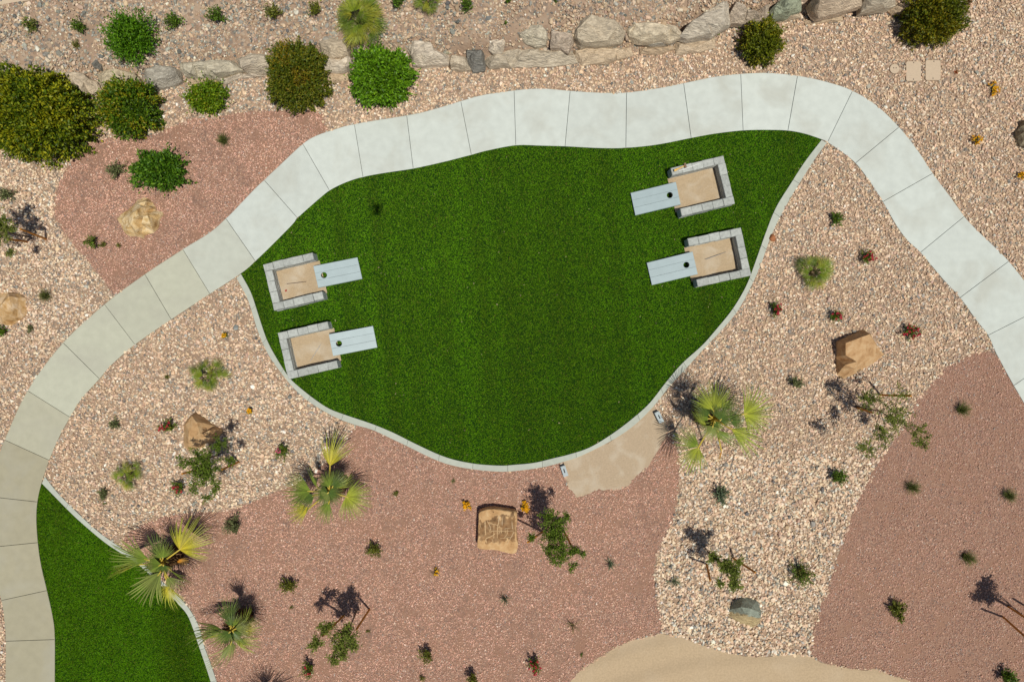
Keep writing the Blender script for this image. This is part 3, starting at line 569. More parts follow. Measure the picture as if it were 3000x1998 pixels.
def glyph_tint(px, py, z):
    c = np.tile(np.array([1.15, 1.1, 1.0]), (len(px), 1)); u, v = (px - 1380) * 6.532, (py - 1440) * 6.532
    n_ = np.array([noise.fractal(Vector((a * .012, b_ * .012, 3)), .9, 2.1, 4) for a, b_ in zip(u, v)])
    body = (u > 165 + n_ * 30) & (u < 845 + n_ * 25) & (v > 470 + n_ * 130 + (u < 400) * 90) & (v < 980 + n_ * 90 - np.abs(u - 420) * .12)
    c[body] = np.array([.58, .51, .45]) * (1 + n_[body, None] * .45); return c
slab = rock('petroglyph_stone', 'squarish dark-faced slab with pale scratched petroglyph lines on the red gravel', 'boulder', tr([(150, 560), (155, 400), (240, 350), (400, 320), (600, 340), (780, 370), (870, 410), (862, 700), (865, 1165), (500, 1110), (200, 1090), (125, 1040), (125, 900), (140, 700)], 1380, 1440, 6.532), 0, .46, M_ROCK_T, (1, 1, 1), edge=.8, p=9, rough=.02, seed=21, nr=40, na=150, tint=glyph_tint, planes=[(.03, -.1, .92), (0, .22, .98), (-.06, -.6, 1.38)])
tin_rock('boulder', 'grey-green topped boulder with tan side on the coarse pale gravel', 'boulder', tr([(1495, 1070), (1530, 1000), (1600, 978), (1690, 1000), (1722, 1090), (1705, 1160), (1655, 1197), (1560, 1155), (1497, 1112)], 1500, 1332, 2.3547),
    T3([(1538, 1012, .30), (1600, 990, .40), (1688, 1010, .42), (1716, 1090, .36), (1712, 1132, .34), (1620, 1110, .46), (1535, 1075, .38), (1650, 1060, .48), (1580, 1050, .42)], 1500, 1332, 2.3547), 0, M_ROCK_GR, (1, 1, 1), rough=.016, seed=25,
    tint=lambda px, py, z: np.where(((py - 1791 - (px - 2137) * .22 + np.sin(px * .3) * 1.5) < 0)[:, None], np.array([[1.45, 1.5, 1.4]]), np.array([[2.6, 1.9, 1.2]])))
tin_rock('boulder', 'dark rust and grey boulder cut off by the right edge, on the upper gravel', 'boulder', tr([(1718, 945), (1722, 905), (1740, 880), (1755, 840), (1800, 830), (1860, 870), (1870, 960), (1800, 1020), (1740, 1000)], 2250, 0, 2.3547), None, 0, M_ROCK_GR, (1.5, 1.2, .95), rough=.05, seed=29, auto=.42)
rock('stone', 'small rust red stone touching the kerb right of the lawn', 'stone', tr([(12, 78), (28, 45), (50, 52), (56, 88), (32, 100)], 2250, 666, 2.3547), 0, .12, M_ROCK_T, (.8, .5, .42), edge=.4, p=3, rough=.01, seed=31, nr=8, na=30)
rock('stone', 'small blue-grey stone on the gravel left of the lower left stone pit', 'stone', tr([(1605, 690), (1618, 672), (1638, 680), (1640, 700), (1615, 710)], 0, 666, 2.3547), 0, .08, M_ROCK_W, (.7, .85, 1.0), edge=.4, p=3, rough=.01, seed=33, nr=8, na=30)
# pale pecked lines of the slab: thin strips that follow its top
dg = bpy.context.evaluated_depsgraph_get(); dg.update()
mb = MB()
for pts, w in [([(268, 560), (272, 690), (282, 820)], 26), ([(310, 560), (345, 620), (372, 690), (360, 760), (392, 775)], 14), ([(350, 605), (430, 615), (505, 632)], 13), ([(172, 570), (180, 640), (195, 705)], 9),
               ([(540, 460), (528, 570), (508, 690), (500, 885)], 17), ([(612, 470), (598, 560), (596, 640)], 11), ([(440, 620), (437, 760), (432, 885)], 12), ([(380, 748), (500, 742), (640, 748), (805, 738)], 11),
               ([(495, 690), (540, 672), (590, 690)], 14), ([(640, 705), (690, 690), (750, 695)], 10), ([(586, 690), (580, 785)], 13), ([(705, 700), (692, 800), (640, 880)], 10), ([(822, 760), (760, 880), (690, 1000)], 14),
               ([(455, 795), (400, 842), (285, 900), (300, 985)], 17), ([(560, 892), (680, 880), (805, 850)], 9), ([(400, 890), (425, 985)], 10), ([(782, 560), (792, 700)], 12), ([(540, 640), (560, 720), (530, 800)], 10), ([(650, 730), (665, 775)], 9)]:
    q = smooth(pts, 6); V = []
    for i, a in enumerate(q):
        d = q[min(i + 1, len(q) - 1)] - q[max(i - 1, 0)]; nn = np.array([-d[1], d[0]]) / np.hypot(*d) * w / 2 * random.uniform(.6, 1.2)
        for e in (-1, 1):
            p = P(1380 + (a[0] + nn[0] * e) / 6.532, 1440 + (a[1] + nn[1] * e) / 6.532, .40)
            hit, loc, nor, _ = slab.ray_cast(p - slab.location + Vector((0, 0, 1)), Vector((0, 0, -1)))
            V.append((p.x, p.y, (loc.z if hit else .4) + .006))
    mb.add(V, [(2 * i, 2 * i + 1, 2 * i + 3, 2 * i + 2) for i in range(len(q) - 1)], (.55, .37, .20))
mb.build('carving', M_SAND, parent=slab)

# ------------------------------------------------------------------ stone pits, boards, tools
def pit(label, corner, ulen, vlen, closed, end, zt=.42):
    """corner: photograph pixel of the upper closed corner, end: pixel of the upper open end, measured on the top face"""
    a = P(*corner, zt); e = P(*end, zt); u = (e - a); u.z = 0; u.normalize(); v = Vector((u.y, -u.x, 0))
    if closed == 'right': v = -v
    base = (a + u * ulen / 2 + v * vlen / 2); base.z = 0
    t = thing('stone_pit', label, 'stone pit', base, 'open ended concrete block pits')
    rz = math.atan2(u.y, u.x); T = .195; hc = zt / 4
    walls = MB()
    def run(o, d, L, z0, h, mbs, off):
        n = max(1, round(L / .285)); cuts = [L * k / n + (off if 0 < k < n else 0) for k in range(n + 1)]
        for c0, c1 in zip(cuts, cuts[1:]):
            m = mbs() if callable(mbs) else mbs
            cc = o + d * (c0 + c1) / 2
            m.box((cc.x + random.uniform(-.004, .004), cc.y + random.uniform(-.004, .004), z0 + h / 2), (c1 - c0 - .0035, T - .004 + random.uniform(-.006, .006), h - .002), math.atan2(d.y, d.x), tuple(np.array([.42, .435, .405]) * random.uniform(.9, 1.1)), bev=.010, jit=.004)
    caps = []
    def newcap(): caps.append(MB()); return caps[-1]
    for k in range(4):
        z0 = k * hc; tgt = newcap if k == 3 else walls; off = (.09 if k % 2 else -.05)
        if k == 3: off = random.uniform(-.02, .02)
        run(a + v * (T / 2), u, ulen, z0, hc, tgt, off)
        run(a + v * (vlen - T / 2), u, ulen, z0, hc, tgt, -off)
        run(a + u * (T / 2) + v * T, v, vlen - 2 * T, z0, hc, tgt, off)
    walls.build('wall', M_BLOCK, t)
    for c in caps: c.build('block', M_BLOCK, t)
    mb = MB(); n = 16; q0 = a + u * (T - .02) + v * (T - .02); V = []; F = []
    for i in range(n + 1):
        for j in range(n + 1):
            s_ = i / n * (ulen - T + .05); w = j / n * (vlen - 2 * T + .04); p = q0 + u * s_ + v * w
            edge = max(0, i / n - .9) * .6
            V.append((p.x, p.y, .075 - edge + random.uniform(-.008, .008) + .02 * math.sin(s_ * 5 + w * 3)))
    for i in range(n):
        for j in range(n): F.append((i * (n + 1) + j, (i + 1) * (n + 1) + j, (i + 1) * (n + 1) + j + 1, i * (n + 1) + j + 1)[::(1 if closed == 'right' else -1)])
    mb.add(V, F, (.455, .345, .222)); kind(mb.build('sand', M_SAND, flat=False), 'structure')
pit('upper left block pit on the lawn with a dark rod in its sand', (770, 775), 1.33, 1.24, 'left', (914, 740))
pit('lower left block pit on the lawn touching the kerb', (813, 975), 1.33, 1.24, 'left', (960, 941))
pit('upper right block pit on the lawn with a mallet on its wall', (2120, 456), 1.42, 1.28, 'right', (1964, 493))
pit('lower right block pit on the lawn with a grey rod', (2171, 666), 1.42, 1.28, 'right', (2012, 700))

def board(label, hi0, hi1, lo1, lo0, hole):
    """hi: the two raised corners by the pit, lo: the two low corners, hole: pixel of the hole"""
    zh, zl = .30, .09
    A, B, Cc, D = P(*hi0, zh), P(*hi1, zh), P(*lo1, zl), P(*lo0, zl)
    o = (A + B) / 2; f = (Cc + D) / 2; L = .5 * ((Cc - B).length + (D - A).length); wd = .5 * ((A - B).length + (Cc - D).length)
    ux = (f - o).normalized(); uy = ((B - A) - ux * (B - A).dot(ux)).normalized(); uz = ux.cross(uy)
    if uz.z < 0: uy = -uy; uz = -uz
    base = (o + f) / 2; base.z = 0
    t = thing('cornhole_board', label, 'game board', base, 'grey cornhole boards')
    tp = lambda x, y, z: tuple(o + ux * x + uy * y + uz * z)
    hp = P(*hole, .27) - o; hx, hy = hp.dot(ux), hp.dot(uy); hx = min(max(hx, .2), .4); hy = 0.0 if abs(hy) < .06 else math.copysign(.03, hy)
    mb = MB(); col = (.35, .43, .445); g = .003; w3 = wd / 3; th = .022
    def slabp(x0, x1, y0, y1, c):
        V = [tp(x, y, z) for z in (-th, -.002) for x, y in ((x0, y0), (x1, y0), (x1, y1), (x0, y1))] + [tp(x, y, 0) for x, y in ((x0 + .003, y0 + .003), (x1 - .003, y0 + .003), (x1 - .003, y1 - .003), (x0 + .003, y1 - .003))]
        F = [(3, 2, 1, 0), (8, 9, 10, 11)]
        for q in (0, 4): F += [(q + i, q + (i + 1) % 4, q + 4 + (i + 1) % 4, q + 4 + i) for i in range(4)]
        mb.add(V, F, c)
    slabp(0, L, -wd / 2, -w3 / 2 - g, col); slabp(0, L, w3 / 2 + g, wd / 2, np.array(col) * 1.02)
    y0, y1 = -w3 / 2 + .001, w3 / 2 - .001; n = 48; r = .078
    ring = [(hx + r * math.cos(k * 2 * math.pi / n), hy + r * math.sin(k * 2 * math.pi / n)) for k in range(n)]
    def sq(k):
        a = k * 2 * math.pi / n; c, s_ = math.cos(a), math.sin(a)
        ex = .098; m = 1 / max(abs(c), abs(s_)); qx = c * m; qy = s_ * m
        return hx + qx * ex, hy + (qy * ((y1 - hy) if qy > 0 else (hy - y0)))
    outr = [sq(k) for k in range(n)]
    V = [tp(*p, 0) for p in ring] + [tp(*p, 0) for p in outr] + [tp(*p, -th) for p in ring] + [tp(*p, -th) for p in outr]
    F = []
    for k in range(n):
        j = (k + 1) % n
        F += [(k, n + k, n + j, j), (2 * n + j, 3 * n + j, 3 * n + k, 2 * n + k), (k, j, 2 * n + j, 2 * n + k)]
    mb.add(V, F, np.array(col) * .99)
    for x0, x1 in ((0, hx - .098), (hx + .098, L)):
        V = [tp(x, y, z) for z in (-th, 0) for x, y in ((x0, y0), (x1, y0), (x1, y1), (x0, y1))]
        mb.add(V, [(3, 2, 1, 0), (4, 5, 6, 7)] + [(i, (i + 1) % 4, 4 + (i + 1) % 4, 4 + i) for i in range(4)], np.array(col) * .99)
    mb.build('deck', M_BOARD, t)
    fr = MB(); d = .065; k_ = .02
    def bar(x0, x1, y0, y1):
        V = [tp(x, y, z) for z in (-th - d, -th - .001) for x, y in ((x0, y0), (x1, y0), (x1, y1), (x0, y1))]
        fr.add(V, [(3, 2, 1, 0), (4, 5, 6, 7)] + [(i, (i + 1) % 4, 4 + (i + 1) % 4, 4 + i) for i in range(4)], (.30, .375, .39))
    bar(-.006, L + .006, -wd / 2 - .006, -wd / 2 + k_); bar(-.006, L + .006, wd / 2 - k_, wd / 2 + .006); bar(-.006, .02, -wd / 2 + k_ + .001, wd / 2 - k_ - .001); bar(L - .02, L + .006, -wd / 2 + k_ + .001, wd / 2 - k_ - .001)
    fr.build('frame', M_BOARD, t)
    for s_ in (-1, 1):
        lg = MB(); q = Vector(tp(.06, s_ * (wd / 2 - .045), -th - .005)); lg.box((q.x, q.y, q.z / 2), (.07, .035, q.z), math.atan2(ux.y, ux.x), (.30, .375, .39)); lg.build('leg', M_BOARD, t)
board('grey cornhole board leading to the upper left pit', (918.6, 780.5), (932.3, 841.8), (1060, 817), (1047, 754), (949, 806))
board('grey cornhole board leading to the lower left pit', (963.6, 980), (976, 1042), (1104.6, 1017.6), (1092, 955), (993, 1006.6))
board('grey cornhole board leading to the upper right pit', (1980.7, 533.8), (1992.6, 598.8), (1861, 630.6), (1848, 565.7), (1962, 571))
board('grey cornhole board leading to the lower right pit', (2028.7, 738), (2043.6, 802.7), (1910, 835), (1895, 770), (2011, 776.4))

def rod(label, a, c, z, r, C):
    mb = MB(); A, B = P(*a, z), P(*c, z); mb.tube([A, A.lerp(B, .33), A.lerp(B, .66), B], [r, r, r, r * .7], 7, C); tag(mb.build('metal_rod', M_METAL, base=(A + B) / 2), label, 'rod', 'rods left at the stone pits')
rod('dark brown rod lying on the sand of the upper left pit', (840, 832), (897, 825.5), .115, .007, (.10, .06, .055))
rod('thin pale grey rod slanting across the sand of the lower left pit', (909, 1058), (940, 1008), .115, .006, (.42, .42, .42))
rod('white rod lying beside the mallet on the upper right pit wall', (1989, 501), (2050.5, 479.5), .433, .007, (.82, .82, .80))
rod('steel grey rod lying on the sand of the lower right pit', (2067, 760.5), (2127, 738.5), .115, .006, (.28, .28, .29))
hb_ = P(1988, 492, .435)
t = thing('mallet', 'yellow handled mallet lying on the upper right pit wall', 'mallet', hb_)
mb = MB(); A, B = P(1975, 500.5, .45), P(2006, 486, .45); mb.tube([A, A.lerp(B, .12), A.lerp(B, .35), A.lerp(B, .4), B], [.024, .027, .022, .014, .013], 9, (.75, .42, .05)); mb.build('handle', M_BOARD, t)
mb = MB(); C0 = P(2007.5, 485.5, .46); u = Vector((.22, -.975, 0)).normalized(); mb.tube([C0 - u * .065, C0 - u * .06, C0 + u * .055, C0 + u * .06], [.022, .03, .03, .024], 10, (.24, .16, .11)); mb.build('head', M_WOOD, t)
mb = MB(); A = P(1974, 500, .438); mb.box(A, (.03, .06, .012), .4, (.05, .045, .04)); mb.build('grip_cap', M_METAL, t)
mb = MB(); q = P(838, 852, .1); mb.add([(q.x - .02, q.y - .03, .105), (q.x + .02, q.y - .02, .112), (q.x + .03, q.y + .02, .118), (q.x, q.y + .035, .108), (q.x - .03, q.y + .01, .112)], [(0, 1, 2, 3, 4)], (.42, .08, .06))
tag(mb.build('fallen_leaf', M_PETAL, base=q), 'small red leaf fallen on the sand of the upper left pit', 'leaf')

def utility(label, cs):
    zt = .17; c = [P(*q, zt) for q in cs]; o = sum(c, Vector()) / 4; u = ((c[2] - c[1]) + (c[3] - c[0])).normalized(); L = (c[2] - c[1]).length; w = (c[1] - c[0]).length; rz = math.atan2(u.y, u.x)
    t = thing('utility_box', label, 'utility box', Vector((o.x, o.y, 0)), 'small grey utility boxes')
    mb = MB(); mb.box((o.x, o.y, zt / 2 - .012), (L, w, zt - .024), rz, (.34, .38, .39), bev=.004); mb.build('housing', M_METAL, t)
    mb = MB(); mb.box((o.x, o.y, zt - .006), (L + .012, w + .012, .014), rz, (.40, .45, .46), bev=.003); mb.build('lid', M_METAL, t)
    mb = MB(); V = []; n = 20
    for k in range(n):
        a = k * 2 * math.pi / n; x_ = math.cos(a) * .012 + (.045 if math.cos(a) > 0 else -.045); y_ = math.sin(a) * .014
        V.append((o.x + math.cos(rz) * (x_ - .01) - math.sin(rz) * y_, o.y + math.sin(rz) * (x_ - .01) + math.cos(rz) * y_, zt + .0035))
    mb.add(V, [tuple(range(n))], (.02, .02, .02)); mb.build('slot', M_DARK, t)
    for e in (-1, 1):
        mb = MB(); x_, y_ = -L * .42, e * w * .36; q = (o.x + math.cos(rz) * x_ - math.sin(rz) * y_, o.y + math.sin(rz) * x_ + math.cos(rz) * y_)
        mb.tube([(*q, zt), (*q, zt + .005)], .007, 8, (.09, .09, .09)); mb.build('screw', M_METAL, t)
utility('grey metal box on the sand beside the right fan palm', [(1918.5, 1210.6), (1930.7, 1204.5), (1946, 1233.6), (1932, 1239.7)])
utility('grey metal box where the lower kerb meets red gravel and sand', [(1642, 1366.7), (1655, 1363.7), (1666, 1392), (1651, 1398)])

def lid(label, cx, cy, w, h, round_=False):
    q = P(cx, cy); n = 48; V = []; wx, wy = w / S / 2, h / S / 2; rr = .05
    for k in range(n):
        a = k * 2 * math.pi / n + .001; c, s_ = math.cos(a), math.sin(a)
        if round_: V.append((wx * c, wx * s_))
        else: V.append((math.copysign(wx - rr, c) + rr * c, math.copysign(wy - rr, s_) + rr * s_))
    t = thing('valve_box', label, 'valve box', q, 'irrigation valve boxes')
    mb = MB(); VV = [(q.x + a, q.y + b_, z) for z in (-.02, .035) for a, b_ in V] + [(q.x + a * .975, q.y + b_ * .98, .042) for a, b_ in V]
    mb.add(VV, [tuple(range(2 * n, 3 * n))] + [(r * n + i, r * n + (i + 1) % n, (r + 1) * n + (i + 1) % n, (r + 1) * n + i) for r in (0, 1) for i in range(n)], (.53, .41, .29)); mb.build('lid', M_LID, t)
    holes = [(-.04, .02), (.04, .02)] if round_ else [(.0, -wy * .82), (.0, wy * .86)]
    for hx, hy in holes:
        mb = MB(); mb.box((q.x + hx + random.uniform(-.01, .02), q.y + hy, .0425), (.022, .03, .003), 0, (.07, .05, .04)); mb.build('key_hole', M_DARK, t)
lid('round tan valve box lid in the upper right gravel', 2618.6, 204, 28, 28, True)
lid('rectangular tan valve box lid nearest the round one', 2674, 211, 44, 58)
lid('rectangular tan valve box lid farther right from the round one', 2731, 208, 44.5, 59)

# ------------------------------------------------------------------ plants
def leaves(mb, pos, d, L, w, C, up=.6):
    n = len(pos); d = d / np.linalg.norm(d, axis=1, keepdims=True)
    s_ = np.cross(d, RNG.normal(0, .55, (n, 3)) + np.array([0, 0, up])); s_ /= np.linalg.norm(s_, axis=1, keepdims=True) + 1e-9
    nn = np.cross(s_, d); L = np.asarray(L).reshape(-1, 1); w = np.asarray(w).reshape(-1, 1)
    m = pos + d * L * .45 - nn * L * .02; tip = pos + d * L + nn * L * -.06
    V = np.stack([pos, m + s_ * w + nn * w * .35, tip, m - s_ * w + nn * w * .35], 1)
    i = np.arange(n)[:, None] * 4
    F = np.concatenate([i + np.array([[0, 2, 1]]), i + np.array([[0, 3, 2]])])
    mb.add(V.reshape(-1, 3), F, np.repeat(C, 4, 0))
def shade(n, pal, w): return pick(n, pal, w)
def unit(n, zmin=-.1):
    v = RNG.normal(0, 1, (n * 4 + 80, 3)); v /= np.linalg.norm(v, axis=1, keepdims=True); return v[v[:, 2] > zmin][:n]

def hedge(label, px, py, rx, ry, h, n, leaf, pal, w, yel=None, seed=0, group='rounded bushes along the rock wall', notch=.16, sprig=0, name='bush', cut=None, mtl=None):
    q = G(px, py, h * .5); a, b_ = rx / S * (H - h * .5) / H, ry / S * (H - h * .5) / H
    t = thing(name, label, 'bush', q, group)
    d = unit(n, -.25); n = len(d); u = RNG.random(n)
    lump = 1 + notch * (vnoise(d[:, 0] * 2 + d[:, 2], d[:, 1] * 2, .42, seed + 60) - .5) * 2 + .24 * (vnoise(d[:, 0] * 2, d[:, 1] * 2 + d[:, 2], .17, seed + 61) - .5) * 2
    r = np.where(RNG.random(n) < .28, RNG.uniform(.35, .7, n), .72 + .28 * u ** .7) * lump
    sq = np.sign(d) * np.abs(d) ** np.array([.86, .86, .70])
    pos = np.stack([q.x + sq[:, 0] * a * r, q.y + sq[:, 1] * b_ * r, q.z + h * .32 + sq[:, 2] * h * .66 * r], 1)
    if cut is not None: k = ~cut((pos[:, 0] - q.x) / a, (pos[:, 1] - q.y) / b_); pos, d, u, n = pos[k], d[k], u[k], k.sum()
    dirs = d * .8 + RNG.normal(0, .65, (n, 3)) + np.array([0, 0, .25])
    C = pick(n, pal, w)
    if yel:
        f = vnoise(pos[:, 0], pos[:, 1], .42, seed + 62) * .7 + vnoise(pos[:, 0], pos[:, 1], .13, seed + 63) * .3
        k = RNG.random(n) < np.clip((f - yel[1]) * 4, .02, yel[2]); C[k] = np.array(yel[0]) * np.array([.60, .80, 1]) * RNG.uniform(.6, 1.25, (k.sum(), 1))
    C = C * np.array([1.95, 1.72, .5]); L = leaf * RNG.uniform(.7, 1.3, n); mb = MB(); leaves(mb, pos, dirs, L, L * .27, C, .5)
    if sprig:
        k = sprig; dd = unit(k, .0); base = np.stack([q.x + dd[:, 0] * a * .85, q.y + dd[:, 1] * b_ * .85, q.z + h * .35 + dd[:, 2] * h * .6], 1)
        for s_ in range(9):
            p = base + dd * (s_ * leaf * .55); kk = len(p); leaves(mb, p + RNG.normal(0, leaf * .25, (kk, 3)), dd + RNG.normal(0, .7, (kk, 3)), np.full(kk, leaf), np.full(kk, leaf * .25), pick(kk, pal, w) * np.array([1.9, 1.65, .5]))
    mb.build('foliage', mtl or M_LEAF, t)
    st = MB()
    for k in range(14):
        dd = unit(3, .2)[0]; e = (q.x + dd[0] * a * .7, q.y + dd[1] * b_ * .7, q.z + h * (.3 + .45 * dd[2])); st.tube([(q.x + dd[0] * .05, q.y + dd[1] * .05, q.z - .03), (q.x + dd[0] * a * .3, q.y + dd[1] * b_ * .3, q.z + h * .25), e], [.02, .015, .006], 5, (.16, .11, .075))
    st.build('stem', M_WOOD, t); return t
DKG = [(.030, .075, .010), (.050, .110, .014), (.085, .150, .018), (.020, .045, .008)]
hedge('biggest yellow-green round bush at the left edge below the wall', 98, 331, 150, 117, 1.45, 30000, .085, [(.045, .085, .010), (.085, .125, .012), (.13, .165, .016), (.025, .05, .008)], [3, 4, 2, 2], ((.30, .25, .02), .50, .5), 1)
hedge('yellow-topped dark green bush, second from left along the wall', 375, 314, 74, 74, .95, 11000, .075, DKG, [3, 4, 3, 2], ((.25, .20, .018), .52, .5), 2, sprig=26)
hedge('smallest round bush of the row, below the long pale wall boulder', 602, 285, 50, 40, .6, 3600, .07, [(.05, .11, .012), (.08, .155, .015), (.12, .19, .02)], [3, 4, 2], ((.22, .19, .02), .56, .4), 3, notch=.3, sprig=22)
hedge('brown-green sheared bush with bare grey twigs showing', 870, 224, 82, 92, .95, 16500, .062, [(.055, .085, .016), (.085, .105, .02), (.035, .055, .012), (.12, .125, .03)], [4, 3, 3, 2], ((.24, .15, .025), .48, .55), 4)
hedge('bright green glossy bush with a tall shoot beside the cream layered boulder', 1116, 224, 79, 70, .95, 14500, .085, [(.05, .135, .012), (.08, .19, .018), (.035, .085, .010), (.11, .24, .03)], [4, 4, 3, 2], None, 5, notch=.24, sprig=34)
hedge('olive round bush standing before the grey-pink wall boulder', 2234, 122, 54, 54, .85, 7600, .065, [(.07, .095, .012), (.10, .13, .016), (.04, .06, .01)], [3, 3, 2], ((.22, .165, .016), .45, .5), 6, notch=.22, sprig=14)
hedge('dark olive round bush at the top right, cut by the frame', 2736, 50, 81, 67, .95, 12000, .065, [(.055, .08, .011), (.085, .105, .014), (.035, .05, .009)], [3, 3, 2], ((.22, .155, .014), .46, .5), 7)
hedge('dark glossy shrub on the upper left red gravel above the golden boulder', 466, 498, 70, 50, .55, 4800, .08, [(.025, .075, .012), (.045, .12, .018), (.085, .18, .03)], [4, 3, 2], None, 8, group='shrubs', notch=.4, sprig=20, name='shrub')
hedge('bright feathery green shrub on the bank above the wall', 384, 110, 57, 64, .8, 7000, .06, [(.045, .13, .010), (.075, .18, .014), (.03, .085, .01)], [4, 3, 2], None, 9, group='shrubs', notch=.5, sprig=60, name='shrub')

def open_plant(name, label, cat, px, py, r, h, stems, per, leaf, wid, pal, w, group, flower=None, nf=0, fs=.03, lean=(0, 0), spread=1.0, m=None, fl_low=False, seedrot=0):
    """a loose plant: bare stems from the root with leaves along their outer part"""
    q = G(px, py, h * .45); R = r / S * (H - h * .5) / H * 1.08; ax, ay, ph = RNG.uniform(.75, 1.15), RNG.uniform(.75, 1.15), RNG.uniform(0, 6.28)
    t = thing(name, label, cat, q, group); st = MB(); fo = MB(); fl = MB(); P_, D_ = [], []; tips = []
    for k in range(stems):
        a = (k + RNG.uniform(-.4, .4)) * 2.39996 + seedrot; e = math.sqrt((k + .5) / stems) * RNG.uniform(.6, 1.15) * (1 - .35 * max(0, math.cos(a - ph)))
        ed = Vector((math.cos(a) * R * e * ax + lean[0] * R, math.sin(a) * R * e * ay + lean[1] * R, h * (1 - .55 * e * e) * RNG.uniform(.75, 1.1)))
        p0 = Vector(q) + Vector((math.cos(a), math.sin(a), 0)) * .01; p2 = Vector(q) + ed; p1 = p0.lerp(p2, .5) + Vector((0, 0, h * .12))
        st.tube([p0 - Vector((0, 0, .02)), p1, p2], [.007, .005, .002], 4, (.20, .14, .09))
        for f in RNG.uniform(.25, 1.02, per):
            c = p0 * (1 - f) ** 2 + p1 * (2 * f * (1 - f)) + p2 * f * f; P_.append(c); D_.append((p2 - p0).normalized())
        tips.append(p2)
    P_ = np.array(P_) + RNG.normal(0, leaf * .45, (len(P_), 3)); n = len(P_); D_ = np.array(D_) * .6 + RNG.normal(0, .7, (n, 3)) + np.array([0, 0, .2])
    L = leaf * RNG.uniform(.6, 1.3, n); leaves(fo, P_, D_, L, L * wid * 1.1, pick(n, pal, w) * (np.array([2.1, 1.75, .7]) if m is None else np.array([1.6, 1.5, 1.0])), .6)
    st.build('stem', M_WOOD, t); fo.build('foliage', m or M_LEAF, t)
    if flower is not None:
        for q_ in range(nf):
            c = np.array(tips[q_ % len(tips)] if q_ < len(tips) else tips[RNG.integers(0, len(tips))]) + RNG.normal(0, .02, 3) + np.array([0, 0, .02])
            n = 9; fl = MB(); leaves(fl, c + RNG.normal(0, fs * .30, (n, 3)), RNG.normal(0, 1, (n, 3)) + np.array([0, 0, .2]), np.full(n, fs), np.full(n, fs * .5), np.array(flower) * RNG.uniform(.7, 1.2, (n, 1)), 1.2)
            fl.build('flower', M_PETAL, t)
    return t
OLV = [(.075, .105, .028), (.11, .14, .04), (.05, .07, .02)]; GRN = [(.045, .105, .018), (.075, .155, .026), (.03, .065, .012)]
GRY = [(.10, .125, .075), (.15, .175, .11), (.07, .09, .05)]; BLU = [(.10, .15, .125), (.16, .21, .18), (.06, .095, .08)]
SG = 'small shrubs in the gravel'
